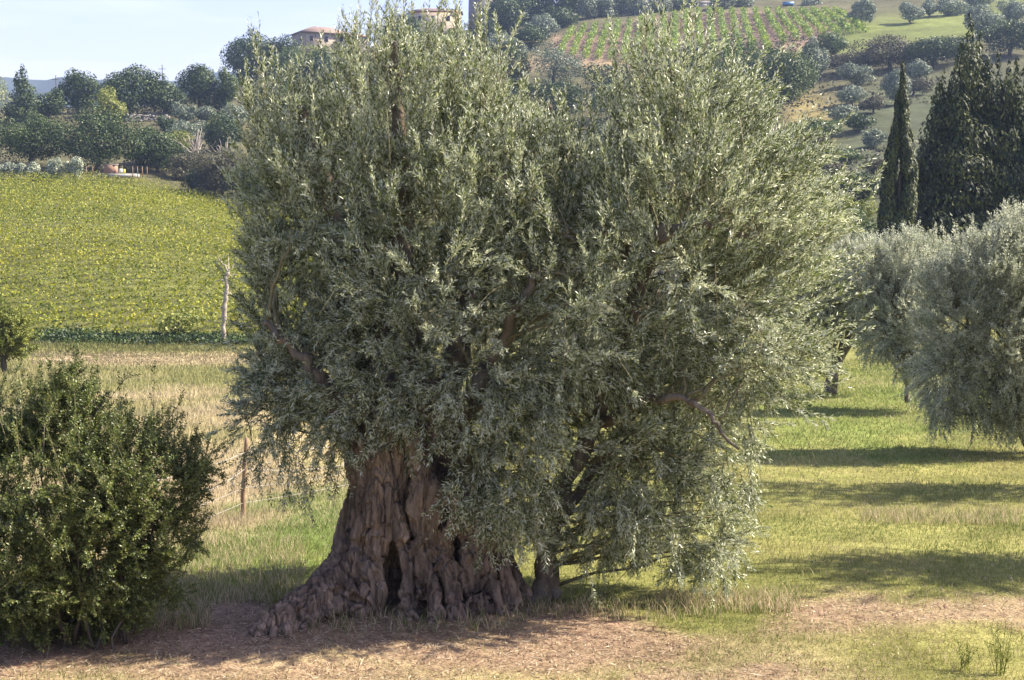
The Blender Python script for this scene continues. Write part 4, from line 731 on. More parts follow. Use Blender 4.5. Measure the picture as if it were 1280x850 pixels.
BG = [ # name, label, category, px, top, bottom, width, kind, group, Y, form
 ("broadleaf_tree", "yellow-green tree cut by the left edge on the skyline", "tree", -2, 86, 140, 36, 'yellow', G1, None, 'round'),
 ("conifer_tree", "bluish dark pointed conifer near the left edge of the skyline", "conifer", 28, 86, 152, 46, 'dark', G1, None, 'cone'),
 ("broadleaf_tree", "low rounded green tree just below the gap showing the blue mountain", "tree", 60, 110, 148, 42, 'dark', G1, None, 'round'),
 ("broadleaf_tree", "round-headed dark tree right of the gap showing the blue mountain", "tree", 97, 83, 142, 50, 'dark', G1, None, 'round'),
 ("broadleaf_tree", "bright yellow-green upright tree below the round-headed skyline tree", "tree", 134, 108, 165, 36, 'yellow', G1, 270, 'round'),
 ("broadleaf_tree", "large spreading dark green tree on the skyline above the stone terrace wall", "tree", 164, 75, 148, 68, 'dark', G1, None, 'round'),
 ("broadleaf_tree", "low dark tree below the crossbar pole on the skyline", "tree", 205, 95, 148, 46, 'dark', G1, None, 'round'),
 ("broadleaf_tree", "tall domed dark green tree behind the two pale hillside olives", "tree", 248, 75, 138, 54, 'dark', G1, None, 'round'),
 ("broadleaf_tree", "small skyline tree between the domed tree and the tall tree by the huge olive", "tree", 284, 84, 135, 34, 'mid', G1, None, 'round'),
 ("broadleaf_tree", "tall ragged skyline tree touching the top left shoots of the huge olive", "tree", 314, 30, 115, 58, 'dark', G1, 372, 'round'),
 ("broadleaf_tree", "low dark skyline tree left of the tile-roofed farmhouse", "tree", 355, 45, 108, 52, 'dark', G1, 372, 'round'),
 ("oak_tree", "broad dark oak at the left edge above the little grey olives", "tree", 38, 137, 208, 96, 'dark', G1, None, 'round'),
 ("oak_tree", "large dark green oak directly above the small wooden hut", "tree", 124, 134, 214, 86, 'dark', G1, 212, 'round'),
 ("broadleaf_tree", "dark bushy tree with yellow-green top right of the hut", "tree", 196, 162, 216, 66, 'dark', G1, None, 'round'),
 ("broadleaf_tree", "yellow-green rounded crown rising over the dark bushy tree right of the hut", "tree", 208, 160, 192, 56, 'yellow', G1, 224, 'round'),
 ("bush", "small round green bush under the stone terrace wall", "bush", 184, 156, 180, 28, 'mid', G1, None, 'bush'),
 ("olive_tree", "pale round hillside olive, left one of the pair before the domed tree", "olive tree", 230, 127, 156, 30, 'olive', G2, None, 'round'),
 ("olive_tree", "pale round hillside olive, right one of the pair before the domed tree", "olive tree", 259, 128, 154, 26, 'olive', G2, None, 'round'),
 ("olive_tree", "wide silvery olive just below the pair of pale hillside olives", "olive tree", 242, 149, 182, 48, 'olive', G2, None, 'round'),
 ("olive_tree", "greyish olive partly hidden by the upper left shoots of the huge olive", "olive tree", 290, 126, 160, 40, 'olive', G2, None, 'round'),
 ("bush", "dark bush between the stone terrace wall and the wide silvery olive", "bush", 212, 145, 172, 28, 'dark', G1, None, 'bush'),
 ("bush", "dark green bush under the greyish olive at the edge of the huge crown", "bush", 276, 142, 192, 50, 'dark', G1, None, 'bush'),
 ("bush", "brownish scrubby bush on the bank right of the dark bushy tree", "bush", 236, 186, 226, 46, 'scrub', G1, None, 'bush'),
 ("bush", "large brown-green thicket above the upper right corner of the vineyard", "bush", 278, 188, 248, 72, 'scrub', G1, None, 'bush'),
 ("bush", "dark thicket hanging over the vineyard edge behind the huge olive", "bush", 322, 186, 262, 66, 'dark', G1, None, 'bush'),
 ("bush", "dark low thicket above the vineyard corner left of the overhanging thicket", "bush", 248, 212, 240, 40, 'dark', G1, None, 'bush'),
 ("olive_tree", "tiny grey olive bush first in the row along the vineyard top at the left edge", "olive bush", 1, 203, 230, 18, 'pale_olive', "grey olive bushes along the top of the vineyard", 192, 'bush'),
 ("olive_tree", "tiny grey olive bush second in the row along the vineyard top", "olive bush", 14, 201, 228, 15, 'pale_olive', "grey olive bushes along the top of the vineyard", 192, 'bush'),
 ("olive_tree", "grey olive bush third in the row along the vineyard top", "olive bush", 28, 201, 229, 15, 'pale_olive', "grey olive bushes along the top of the vineyard", 192, 'bush'),
 ("olive_tree", "pale olive bush fourth in the row along the vineyard top", "olive bush", 41, 199, 228, 17, 'pale_olive', "grey olive bushes along the top of the vineyard", 192, 'bush'),
 ("olive_tree", "taller pale olive bush in the row, left neighbour of the one nearest the hut", "olive bush", 68, 195, 224, 24, 'pale_olive', "grey olive bushes along the top of the vineyard", 192, 'bush'),
 ("olive_tree", "pale olive bush nearest the hut in the row along the vineyard top", "olive bush", 92, 195, 222, 22, 'pale_olive', "grey olive bushes along the top of the vineyard", 192, 'bush'),
 ("bush", "low dark green bush in the gap between the fourth and the taller olive bush", "bush", 53, 214, 228, 18, 'mid', G1, 190, 'bush'),
 ("broadleaf_tree", "dark tree under the farmhouse seen through the upper left shoots", "tree", 398, 62, 125, 70, 'dark', G3, None, 'round'),
 ("olive_tree", "greyish tree below the farmhouse wing", "tree", 440, 68, 120, 50, 'olive', G3, None, 'round'),
 ("broadleaf_tree", "green tree just under the long house with the orange eaves", "tree", 520, 30, 80, 60, 'mid', G3, None, 'round'),
 ("broadleaf_tree", "yellow-green tree left below the stone tower", "tree", 566, 34, 76, 34, 'yellow', G3, None, 'round'),
 ("broadleaf_tree", "dark tree hiding the foot of the stone tower", "tree", 606, 24, 72, 46, 'dark', G3, 392, 'round'),
 ("broadleaf_tree", "very large dark tree rising off the top edge right of the stone tower", "tree", 652, -34, 46, 72, 'dark', G3, 425, 'round'),
 ("broadleaf_tree", "second very large dark tree rising off the top edge, beside the terraced vineyard", "tree", 705, -30, 42, 62, 'dark', G3, 420, 'round'),
 ("broadleaf_tree", "dark tree filling the gap between the stone tower and the round grey olive", "tree", 636, -6, 44, 48, 'dark', G3, 398, 'round'),
 ("broadleaf_tree", "dark wide tree at the upper left end of the terraced vineyard", "tree", 700, 6, 44, 50, 'dark', G3, 396, 'round'),
 ("bush", "dark bush on the shaded slope just below the lowest of three grey olives", "bush", 1078, 140, 166, 40, 'dark', G3, None, 'bush'),
 ("bush", "brown-green bush on the shaded slope at the slim cypress's left shoulder", "bush", 1092, 118, 142, 30, 'scrub', G3, None, 'bush'),
 ("bush", "dark scrubby bush under the right part of the long low thicket", "bush", 1142, 96, 120, 40, 'scrub', G3, None, 'bush'),
 ("bush", "dark bush at the lower end of the terraced vineyard's right side", "bush", 1042, 42, 70, 44, 'mid', G3, None, 'bush'),
 ("bush", "dark green bush at the right tips of the huge crown, under the orange dry grass", "bush", 1004, 176, 204, 44, 'dark', G3, None, 'bush'),
 ("bush", "brownish bush low on the slope between the crown tips and the dark round thicket", "bush", 1040, 200, 222, 36, 'scrub', G3, None, 'bush'),
 ("olive_tree", "low grey olive on the shaded slope, left of the slim cypress's middle", "olive tree", 1092, 160, 186, 34, 'olive', G2, None, 'bush'),
 ("bush", "dark bush on the shaded slope, midway down left of the slim cypress", "bush", 1052, 182, 206, 44, 'mid', G3, None, 'bush'),
 ("bush", "low brownish bush on the shaded slope beside the slim cypress", "bush", 1096, 196, 216, 40, 'scrub', G3, None, 'bush'),
 ("broadleaf_tree", "dark tree low under the stone tower, left of the wide pale olive", "tree", 590, 40, 80, 50, 'dark', G3, None, 'round'),
 ("broadleaf_tree", "dark tree behind the wide pale olive under the stone tower", "tree", 664, 30, 62, 46, 'dark', G3, None, 'round'),
 ("broadleaf_tree", "dark tree right beside the long house with the orange eaves", "tree", 500, 14, 60, 44, 'dark', G3, 384, 'round'),
 ("olive_tree", "round grey olive before the very large dark trees", "olive tree", 677, 14, 52, 36, 'olive', G2, 375, 'round'),
 ("olive_tree", "wide pale olive low between the stone tower and the terraced vineyard", "olive tree", 631, 40, 72, 44, 'olive', G2, None, 'round'),
 ("olive_tree", "small pale olive left of the terrace edge with dry grass", "olive tree", 650, 52, 80, 24, 'olive', G2, None, 'round'),
 ("broadleaf_tree", "green bush at the lower left corner of the terraced vineyard", "tree", 612, 60, 88, 26, 'mid', G3, None, 'round'),
 ("broadleaf_tree", "large green tree with a sunlit right side below the terraced vineyard", "tree", 953, 38, 132, 116, 'dark', G3, 262, 'round'),
 ("broadleaf_tree", "sunlit green tree leaning on the right flank of the large green tree", "tree", 982, 55, 135, 66, 'mid', G3, 256, 'round'),
 ("bush", "bright yellow-green bush under the large green tree", "bush", 925, 92, 132, 46, 'yellow', G3, 246, 'bush'),
 ("olive_tree", "tall narrow silver olive at the right flank of the large green tree", "olive tree", 1016, 48, 112, 30, 'olive', G2, 272, 'round'),
 ("olive_tree", "round silver olive alone at the right end of the terraced vineyard", "olive tree", 1077, -4, 32, 28, 'olive', G2, None, 'round'),
 ("olive_tree", "small silver olive on the sunlit strip, left of three near the top edge", "olive tree", 1138, 3, 30, 28, 'olive', G2, None, 'round'),
 ("olive_tree", "small silver olive on the sunlit strip, middle of three near the top edge", "olive tree", 1162, -4, 22, 22, 'olive', G2, None, 'round'),
 ("olive_tree", "small silver olive on the sunlit strip, right of three near the top edge", "olive tree", 1185, -6, 20, 36, 'olive', G2, None, 'round'),
 ("olive_tree", "large silver olive just above the tips of the big dark conifer", "olive tree", 1226, 6, 46, 44, 'olive', G2, None, 'round'),
 ("olive_tree", "grey olive at the top edge above the large silver one", "olive tree", 1222, -14, 14, 36, 'olive', G2, None, 'round'),
 ("olive_tree", "silver olive in the top right corner", "olive tree", 1272, -2, 28, 34, 'olive', G2, None, 'round'),
 ("olive_tree", "low double-crowned grey olive, uppermost of three left of the slim cypress", "olive tree", 1070, 79, 108, 40, 'olive', G2, None, 'bush'),
 ("olive_tree", "low grey olive, middle of three left of the slim cypress", "olive tree", 1066, 103, 132, 36, 'olive', G2, None, 'bush'),
 ("olive_tree", "low grey olive, lowest of three left of the slim cypress", "olive tree", 1055, 128, 151, 36, 'olive', G2, None, 'bush'),
 ("olive_tree", "pale olive half hidden behind the slim cypress", "olive tree", 1122, 84, 132, 38, 'olive', G2, None, 'round'),
 ("olive_tree", "grey olive between the slim cypress and the big conifer", "olive tree", 1150, 74, 104, 28, 'olive', G2, None, 'round'),
 ("bush", "long low dark thicket left part, under the sunlit grass strip", "bush", 1062, 62, 92, 60, 'scrub', G3, None, 'bush'),
 ("bush", "long low dark thicket middle part, under the sunlit grass strip", "bush", 1112, 46, 88, 72, 'scrub', G3, None, 'bush'),
 ("bush", "long low dark thicket right part, reaching the big conifer", "bush", 1168, 40, 84, 74, 'dark', G3, None, 'bush'),
 ("bush", "dark thicket right of the big conifer's tips", "bush", 1262, 26, 70, 70, 'dark', G3, None, 'bush'),
 ("bush", "dark green bush patch below the orange dry grass", "bush", 1022, 146, 176, 60, 'mid', G3, None, 'bush'),
 ("bush", "dark round thicket at the left foot of the slim cypress", "bush", 1080, 214, 248, 62, 'dark', G3, None, 'bush'),
 ("bush", "sunlit yellow-green bush low beside the cypress foot", "bush", 1062, 240, 268, 50, 'yellow', G3, 128, 'bush'),
 ("bush", "green bush at the right tips of the huge crown, above the dark thicket", "bush", 1030, 220, 250, 34, 'mid', G3, None, 'bush'),
 ("bush", "low dark green bush just under the sunlit yellow-green bush", "bush", 1068, 262, 292, 54, 'mid', G3, 118, 'bush'),
]
for i, (nm, lb, ct, px, tp, bt, w, kd, gr, Yv, fm) in enumerate(BG): hill_tree(nm, lb, ct, px, tp, bt, w, kd, 100 + i, gr, Yv, fm)
# row of olives in front of the houses at the top edge
for i, (px, tp, bt, w, lb) in enumerate([(735, -14, 28, 30, "silver olive first from the left in the row above the terraced vineyard"), (758, -10, 28, 26, "silver olive second from the left in the row above the terraced vineyard"), (782, -16, 30, 34, "silver olive third in the row, before the pale house wall"), (803, -8, 30, 24, "silver olive fourth in the row above the terraced vineyard"),
        (826, -14, 24, 34, "dark grey olive fifth in the row above the terraced vineyard"), (856, -14, 22, 34, "dark grey olive sixth in the row, left of the little white shed"), (905, -12, 18, 30, "grey olive in the row right of the little white shed"), (930, -12, 18, 28, "grey olive left of the grey-roofed house"), (1012, -8, 16, 24, "small grey olive right of the grey-roofed house")]):
    hill_tree("olive_tree", lb, "olive tree", px, tp, bt, w, 'olive', 300 + i, "olive trees above the terraced vineyard", 404 + (i % 3) * 3)
# green slopes hidden mostly by the crown: rows of trees so that its gaps show woodland
rngb = np.random.default_rng(77)
fill = [(px + rngb.uniform(-8, 8), py + rngb.uniform(-5, 5)) for py in (110, 150, 200, 255, 320) for px in range(350, 960, 58)]
ORD = ['first', 'second', 'third', 'fourth', 'fifth', 'sixth', 'seventh', 'eighth', 'ninth', 'tenth', 'last']
places = ["topmost", "second", "middle", "fourth", "lowest"]
for i, (px, py) in enumerate(fill):
    kd = ('dark', 'mid', 'olive', 'dark', 'yellow')[rngb.integers(0, 5)]; w = rngb.uniform(44, 70); hh = rngb.uniform(36, 58)
    hill_tree("broadleaf_tree", "%s tree behind the huge crown, %s from the left in its %s hidden row" % ({'dark': 'dark green', 'mid': 'mid green', 'olive': 'grey-green', 'yellow': 'yellow-green'}[kd], ORD[i % 11], places[i // 11]), "tree", px, py - hh, py, w, kd, 400 + i, "woodland glimpsed through the huge olive", None, 'round', dens=.5)
# ------------------------------------------------------------------ cypresses
def cypress(label, px, top, bot, w, Y, seed, n, slim=True, group="dark cypresses above the right olives"):
    rng = np.random.default_rng(seed); s = Y / F_PX; b = at(px, bot, Y); gz = float(hgt(b[0], b[1])); root = empty("cypress_tree", label, "cypress", (b[0], b[1], gz), group)
    zt = at(px, top, Y)[2]; zb = min(gz + .4, at(px, bot, Y)[2]); H = zt - zb; W = w * s / 2; x, y = b[0], Y; LB = []
    if slim:
        for k in range(60):
            t = (k // 2 + rng.uniform(0, 1)) / 30; prof = W * (1 - t ** 2.2) ** .8 * (.75 + .25 * min(1, t * 6)); a = rng.uniform(0, 6.28); LB.append((x + math.cos(a) * prof * .6, y + math.sin(a) * prof * .6, zb + H * t * .94, max(.12, prof * .38), max(.12, prof * .38), H * .075))
    else:
        for cx, tp, w0 in ((1182, 100, 34), (1198, 62, 34), (1206, 36, 36), (1232, 48, 42), (1256, 92, 44), (1282, 104, 46), (1166, 135, 28), (1220, 84, 66), (1190, 118, 52), (1258, 112, 62), (1300, 130, 56), (1215, 130, 84), (1310, 110, 50), (1220, 66, 58), (1246, 78, 64), (1274, 88, 60), (1296, 96, 60)):
            z1 = at(cx, tp, Y)[2]; x1 = at(cx, tp, Y)[0]; yo = rng.uniform(-1.2, 1.2)
            for k in range(26):
                t = (k + rng.uniform(0, 1)) / 26; zz = zb + (z1 - zb) * t; prof = w0 * (1.0 if tp < 105 else 1.35) * s * (1 - t ** 2.4) ** .8 + .1; a = rng.uniform(0, 6.28)
                LB.append((x1 + math.cos(a) * prof * .55, y + yo + math.sin(a) * prof * .55, zz, max(.14, prof * .5), max(.14, prof * .5), H * .06))
    P_, Nn = lobe_points(rng, LB, n, .7, 1.15, .55); m = MB(); clumps(m, rng, P_, Nn + np.array((0, 0, .25)), (.06 if slim else .075), 0, 1.9, .45, vertical=.7); part(m, "crown", MF['conifer'], root)
    st = MB(); st.tube(wiggle(rng, [(x, y, gz - .3), (x, y, zb + H * .6)], .03, 8), np.linspace(.25, .08, 8), 8); part(st, "trunk", M_bark, root, True)
cypress("slim dark pointed cypress standing left of the broad dark conifer", 1122, 84, 330, 58, 84, 51, 60000)
cypress("broad many-tipped dark conifer rising behind the right olives", 1215, 36, 350, 150, 88, 52, 190000, slim=False)
# ------------------------------------------------------------------ vineyards
def vineyard():
    rng = np.random.default_rng(61); ang = R(52); dx, dy = math.sin(ang), math.cos(ang); m = MB(); nx, ny = dy, -dx
    offs = np.arange(-190, 80, 2.3); P_ = []
    for o in offs:
        t = np.arange(-60, 330, .019); x = o * nx + t * dx - 20 + rng.normal(0, .2, len(t)); y = o * ny + t * dy + 60 + rng.normal(0, .2, len(t)); P_.append(np.stack((x, y, np.full(len(x), rng.uniform(-.2, .2))), 1))
    P_ = np.concatenate(P_); RW = P_[:, 2].copy(); P_[:, 2] = hgt(P_[:, 0], P_[:, 1]); P3 = P_; px, py = proj(P3)
    top = np.interp(px, [-800, 0, 100, 200, 300, 420], [222, 226, 223, 232, 254, 275]); k = (py > top) & (py < 424) & (px < 430) & (px > -260) & (P3[:, 1] > 80) & (P3[:, 1] < 200); P3 = P3[k]; RW = RW[k]
    k = rng.uniform(0, 1, len(P3)) < np.interp(P3[:, 1], [85, 190], [1., .62]); P3 = P3[k]; RW = RW[k]; n = len(P3); hh = rng.uniform(.1, 1.35, n); P3[:, 2] += hh; Nn = nrm(rng.normal(0, 1, (n, 3)) + np.array((0, -.2, .9)))
    clumps(m, rng, P3, Nn, .09, 0, 1.1, .5, row=RW); o = m.build("vineyard_foliage", MF['vine']); tag(o, 'dense yellow-green vine foliage covering the left slope', 'vines', kind='stuff'); return n
vineyard()
def vine_rows():
    xs = np.arange(24); rng = np.random.default_rng(62); ords = ["first", "second", "third", "fourth", "fifth", "sixth", "seventh", "eighth", "ninth", "tenth", "eleventh", "twelfth", "thirteenth", "fourteenth", "fifteenth", "sixteenth", "seventeenth", "eighteenth", "nineteenth", "twentieth", "twenty-first", "twenty-second", "twenty-third", "twenty-fourth"]
    for i in xs:
        xt = 716 + 14.2 * i; yt = float(np.interp(xt, [700, 870, 1050], [42, 17, 17])); xb = xt + (xt - 845) * (.13 if xt < 845 else .2) ; yb = float(np.interp(xt, [700, 930, 960, 1050], [72, 90, 54, 40]))
        a = ground_pt(xt, yt); b = ground_pt(xb, yb); root = empty("vine_row", "vine row on the far brown terrace, %s from the left" % ords[i], "vine row", b, "rows of vines on the far terrace")
        m = MB(); Lr = float(np.linalg.norm(b - a)); n = int(Lr * 22); t = rng.uniform(0, 1, n); P_ = a + (b - a) * t[:, None] + rng.normal(0, .38, (n, 3)) * np.array((1, 1, 0)); P_[:, 2] = hgt(P_[:, 0], P_[:, 1]) + rng.uniform(.2, 1.9, n)
        clumps(m, rng, P_, nrm(rng.normal(0, 1, (n, 3)) + np.array((0, -.3, .7))), .28, 0, 1.1, .5); part(m, "foliage", MF['hillvine'], root)
        for q in (0., 1.): p = a + (b - a) * q; z = float(hgt(p[0], p[1])); st = MB(); st.tube([(p[0], p[1], z - .1), (p[0], p[1], z + 2.0)], .06, 5); part(st, "post", M_post, root)
vine_rows()
def ditch_hedge():
    rng = np.random.default_rng(63); m = MB(); n = 16000; px = rng.uniform(40, 470, n); y = rng.normal(83.5, 1.2, n); x = (px - 640) / F_PX * y; P_ = np.stack((x, y, hgt(x, y) + rng.uniform(0, .42, n) * (.6 + .8 * vnoise(np.stack((x * .3, y * .1, x * 0), 1), 3))), 1)
    clumps(m, rng, P_, nrm(rng.normal(0, 1, (n, 3)) + np.array((0, -.3, .7))), .085, 0, 1.1, .5); tag(m.build("undergrowth", MF['dark']), 'dark brambly undergrowth in the ditch at the vineyard foot', 'undergrowth', kind='stuff')
ditch_hedge()
hill_tree("bush", "reddish-green loose bush beside the dead tree at the vineyard foot", "bush", 222, 384, 424, 58, 'yellow', 91, None, 84, 'bush', dens=.5)
def scrub_cover():
    rng = np.random.default_rng(64); n = 90000; px = rng.uniform(-160, 1750, n); y = np.exp(rng.uniform(math.log(110), math.log(420), n)); x = (px - 640) / F_PX * y; P_ = np.stack((x, y, hgt(x, y)), 1); qx, qy = proj(P_)
    soil, *_ = zones(P_); ns = fbm(P_ * np.array((.05, .05, 0)), 3, 40); k = (ns > np.where(qx > 1000, .58, .5)) & ~((qy > 205) & (qx < 470) & (y < 200)); k &= ~((qy < 82) & (qx > 700) & (qx < 1230)); k &= (rng.uniform(0, 1, n) < np.where(qx > 1000, .6, .9)); P_ = P_[k]; n = len(P_); P_[:, 2] += rng.uniform(0, 1, n) * np.where(qx[k] > 1000, .4, .9)
    m = MB(); clumps(m, rng, P_, nrm(rng.normal(0, .6, (n, 3)) + np.array((0, -.3, .8))), .3, 0, 1.1, .5); tag(m.build("undergrowth", MF['scrub']), 'rough brown-green scrub and dry weeds covering the hillside', 'undergrowth', kind='stuff')
scrub_cover()
def bare_shrub(px, py, hpx, Y, seed, label):
    rng = np.random.default_rng(seed); b = at(px, py, Y); b[2] = max(b[2], float(hgt(b[0], b[1]))); root = empty("bare_shrub", label, "bare shrub", b, "leafless shrubs on the bank"); m = MB(); s = Y / F_PX
    for k in range(22): d = nrm(rng.normal(0, .5, 3) + np.array((0, 0, 1.))); m.tube(wiggle(rng, [b, b + d * hpx * s * rng.uniform(.6, 1.)], .1, 6), np.linspace(.09, .03, 6), 4)
    part(m, "branch", M_dead, root)
bare_shrub(245, 196, 42, 215, 71, "leafless pale shrub under the wide silvery olive"); bare_shrub(282, 204, 34, 200, 72, "leafless pale shrub at the left tips of the huge crown")
# ------------------------------------------------------------------ buildings
M_stone = stonework("brown_stone_wall", (.30, .22, .16), (.46, .36, .28), (.36, .31, .26), 2.2)
M_grey = stonework("grey_stone_wall", (.17, .155, .145), (.30, .28, .26), (.23, .215, .2), 1.8)
M_tile = plain("terracotta_tiles", (.31, .22, .18), .9, (.22, .155, .13), 1.5, 0, .4, (6, 1, 1)); M_render = plain("pale_render", (.62, .50, .38), .9, (.5, .40, .30), .6)
M_glass = plain("dark_window", (.03, .035, .045), .2, (.02, .02, .03)); M_orange = plain("orange_paint", (.62, .16, .07), .7); M_greyroof = plain("grey_tiles", (.33, .29, .28), .9, (.22, .19, .19), 1.2)
M_plank = plain("hut_boards", (.40, .24, .16), .8, (.26, .15, .1), 2, 0, .3, (1, 1, 8)); M_white = plain("white_paint", (.78, .78, .76), .6, (.6, .6, .6)); M_yellow = plain("yellow_paint", (.7, .52, .06), .6); M_blue = plain("blue_sheet", (.12, .28, .55), .5); M_conc = plain("concrete", (.42, .40, .37), .9, (.3, .28, .26), 1)
def hip_roof(m, x, y, z, w, d, h, rz, ov=.5, hip=True):
    w2, d2 = w / 2 + ov, d / 2 + ov; r = w2 - d2 if hip else w2; r = max(r, .3)
    v = np.array([(-w2, -d2, 0), (w2, -d2, 0), (w2, d2, 0), (-w2, d2, 0), (-r, 0, h), (r, 0, h), (-w2, -d2, -.25), (w2, -d2, -.25), (w2, d2, -.25), (-w2, d2, -.25)], float)
    c, s = math.cos(rz), math.sin(rz); v = np.stack((v[:, 0] * c - v[:, 1] * s + x, v[:, 0] * s + v[:, 1] * c + y, v[:, 2] + z), 1)
    m.add(v, [(0, 1, 5, 4), (2, 3, 4, 5), (6, 7, 1, 0), (7, 8, 2, 1), (8, 9, 3, 2), (9, 6, 0, 3), (9, 8, 7, 6)]); m.f.setdefault((3, 0), []).append(np.array([(1, 2, 5), (3, 0, 4)]) + m.n - 10)
def house(name, label, px, eave, base, Y, w, d, rh, rz, wall, roof, wins, cat="house", extra=None, hip=True):
    b = at(px, base, Y); g = float(hgt(b[0], b[1])); ze = at(px, eave, Y)[2]; zb = min(g, b[2]) - 1.5; root = empty(name, label, cat, (b[0], b[1], zb), "buildings on the hill")
    m = MB(); m.box((b[0], b[1], (ze + zb) / 2), (w, d, ze - zb), rz); part(m, "wall", wall, root); m = MB(); hip_roof(m, b[0], b[1], ze + .26, w, d, rh, rz, hip=hip); ro = part(m, "roof", roof, root)
    c, s = math.cos(rz), math.sin(rz)
    for u, v, ww, hh, side in wins:
        if side == 0: lx, ly, sz = u * w / 2, -d / 2 - .02, (ww, .12, hh)
        else: lx, ly, sz = w / 2 + .02, u * d / 2, (.12, ww, hh)
        wx, wy = b[0] + lx * c - ly * s, b[1] + lx * s + ly * c; m = MB(); m.box((wx, wy, ze - v), (sz[0] + .3, sz[1] - .04, sz[2] + .3), rz); f = part(m, "window", M_conc, root); m = MB(); m.box((wx, wy, ze - v), sz, rz); part(m, "pane", M_glass, f)
    if extra: extra(b, ze, zb, root, c, s)
    return root
def farm_extra(b, ze, zb, root, c, s):
    m = MB(); m.box((b[0] + 8.3, b[1] + 1.5, (ze - .6 + zb) / 2), (6.5, 6, ze - .6 - zb), .3); wg = part(m, "wing", M_stone, root); m = MB(); hip_roof(m, b[0] + 8.3, b[1] + 1.5, ze - .3, 6.5, 6, 1.1, .3); part(m, "roof", M_tile, wg)
    m = MB(); m.box((b[0] - 1.5, b[1] + 1, ze + 1.7), (.7, .7, 1.5)); part(m, "chimney", M_stone, root)
house("farmhouse", "brown stone farmhouse with low hipped tile roof on the skyline", 402, 44, 64, 380, 13.5, 8.5, 1.9, .45, M_stone, M_tile, [(-.6, 1.4, .8, 1.2, 0), (0, 1.4, .8, 1.2, 0), (.6, 1.4, .8, 1.2, 0), (-.4, 1.5, .8, 1.1, 1), (.4, 1.5, .8, 1.1, 1)], extra=farm_extra)
def long_extra(b, ze, zb, root, c, s):
    m = MB(); m.box((b[0], b[1] - 3.6, ze + .05), (14.6, .2, .42), 0); part(m, "fascia", M_orange, root)
    m = MB(); m.tube([(b[0] + 5.9, b[1] - 4.4, ze - 4.5), (b[0] + 5.9, b[1] - 4.4, ze + 1.3)], .28, 8); part(m, "orange_post", M_orange, root)
house("long_house", "long low pale house with orange eaves and a tall orange post beside the stone tower", 545, 17, 34, 400, 14, 7, 1.2, 0, M_render, M_tile, [(-.6, 1.8, .9, 1.3, 0), (-.1, 1.8, .9, 1.3, 0), (.5, 1.8, .9, 1.3, 0)], extra=long_extra)
def tower():
    Y = 402; b = at(604, 34, Y); g = min(float(hgt(b[0], b[1])), b[2]) - 1; zt = at(604, -22, Y)[2]; root = empty("stone_tower", "round grey stone tower with pale plaster cutting the top edge", "tower", (b[0], b[1], g), "buildings on the hill")
    a = np.linspace(0, 2 * math.pi, 25)[:-1]; m = MB(); m.tube([(b[0], b[1], g), (b[0], b[1], g + 4), (b[0], b[1], zt)], [4.5, 4.2, 4.0], 28); part(m, "wall", M_grey, root)
    m = MB(); m.tube([(b[0], b[1], zt), (b[0], b[1], zt + .3), (b[0], b[1], zt + 2.2)], [4.5, 4.5, .2], 28); part(m, "roof", M_tile, root)
    for dx, dz in ((-1.2, 4), (1.3, 8)): m = MB(); m.box((b[0] + dx, b[1] - 4.0, zt - dz), (.7, .5, 1.2)); part(m, "window", M_glass, root)
tower()
house("pale_house", "long cream rendered house glimpsed between the olives above the terraced vineyard", 765, -8, 24, 425, 26, 9, 2, .05, M_render, M_tile, [(-.8, 2.2, 1, 1.5, 0), (-.4, 2.2, 1, 1.5, 0), (0, 2.2, 1, 1.5, 0), (.4, 2.2, 1, 1.5, 0), (.8, 2.2, 1, 1.5, 0)])
house("grey_roofed_house", "low house with broad grey roof at the top edge above the terraced vineyard", 966, 10, 18, 428, 13, 9, 3.4, .1, M_render, M_greyroof, [(-.5, 1.1, .9, .9, 0), (.5, 1.1, .9, .9, 0)])
house("shed", "little white shed with dark eaves between the olives at the top edge", 884, 6, 18, 412, 6, 4, .8, 0, M_white, M_greyroof, [(0, 1.4, 1.6, .9, 0)], cat="shed")
def small(name, label, cat, parts, px, py, Y, group=None):
    b = at(px, py, Y); g = float(hgt(b[0], b[1])); b[2] = max(g, b[2]); root = empty(name, label, cat, b, group)
    for nm, c, s, mt in parts: m = MB(); m.box((b[0] + c[0], b[1] + c[1], b[2] + c[2]), s); part(m, nm, mt, root)
    return root
small("hut", "small reddish-brown wooden hut on a concrete slab above the vineyard", "hut", [("slab", (1, 0, .05), (5.2, 2.6, .5), M_conc), ("wall", (0, 0, .9), (1.6, 1.3, 1.2), M_plank), ("roof", (0, -.05, 1.56), (1.8, 1.5, .12), M_greyroof)], 139, 220, 196)
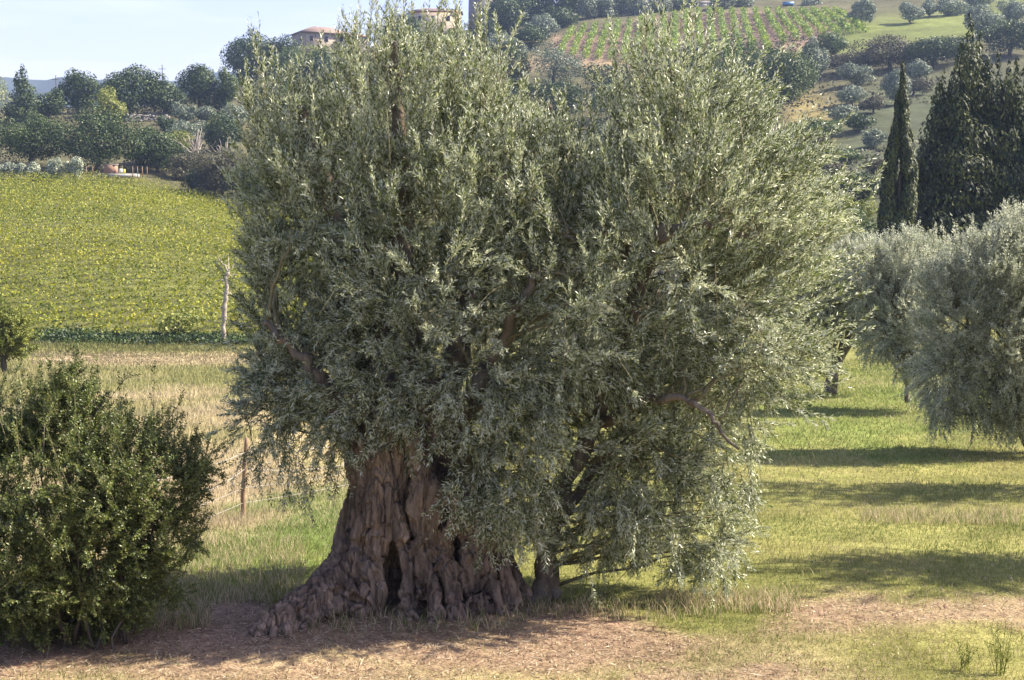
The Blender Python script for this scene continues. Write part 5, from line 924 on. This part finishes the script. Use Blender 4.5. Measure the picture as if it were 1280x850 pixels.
small("white_box", "small white box standing on the slab right of the hut", "box", [("body", (0, 0, .75), (.4, .4, .5), M_white), ("lid", (0, 0, 1.03), (.46, .46, .06), M_conc)], 151, 220, 195.4)
small("yellow_bin", "small yellow bin behind the white box beside the hut", "bin", [("body", (0, 0, .65), (.36, .36, .5), M_yellow), ("lid", (0, 0, .93), (.4, .4, .06), M_yellow)], 155, 220, 196.5)
small("blue_sheet", "blue tarpaulin sheet under the right end of the grey roof", "tarpaulin", [("sheet", (0, 0, .6), (3, 1.5, .9), M_blue)], 985, 21, 408)
for k, px in enumerate((108, 116, 166, 172, 178, 184)):
    b = at(px, 220, 194); g = max(float(hgt(b[0], b[1])), b[2]); m = MB(); m.tube([(b[0], b[1], g - .2), (b[0], b[1], g + 1.3)], .06, 6); o = m.build("fence_post", M_post, loc=(b[0], b[1], g))
    tag(o, ["thin post left of the hut, first", "thin post left of the hut, second", "thin post right of the hut, first of four", "thin post right of the hut, second of four", "thin post right of the hut, third of four", "thin post right of the hut, last of four"][k], "post", "thin posts beside the hut")
def terrace_wall():
    rng = np.random.default_rng(81); b = ground_pt(186, 152); root = empty("stone_wall", "low grey dry stone wall below the spreading skyline tree", "wall", b); m = MB()
    for k in range(60): t = rng.uniform(-1, 1); m.box((b[0] + t * 4.4, b[1] + t * 1.2, b[2] + rng.uniform(.1, 1.3)), (rng.uniform(.4, .9), .7, rng.uniform(.2, .45)), rng.uniform(-.2, .2))
    part(m, "wall", M_grey, root)
terrace_wall()
def pole(px, top, bot, Y, cross, label):
    b = at(px, bot, Y); g = min(float(hgt(b[0], b[1])), b[2]); zt = at(px, top, Y)[2]; root = empty("utility_pole", label, "utility pole", (b[0], b[1], g), "thin poles on the skyline"); m = MB(); m.tube([(b[0], b[1], g), (b[0], b[1], zt)], .09, 6); part(m, "pole", M_bark, root)
    for k in range(cross): m = MB(); m.box((b[0], b[1] - .15, zt - .9 - k * 1.1), (1.6 - k * .3, .1, .1)); part(m, "crossarm", M_bark, root)
pole(204, 81, 140, 310, 2, "thin utility pole with crossarms above the trees on the left skyline"); pole(71, 94, 140, 310, 1, "short thin pole by the gap showing the blue mountain")
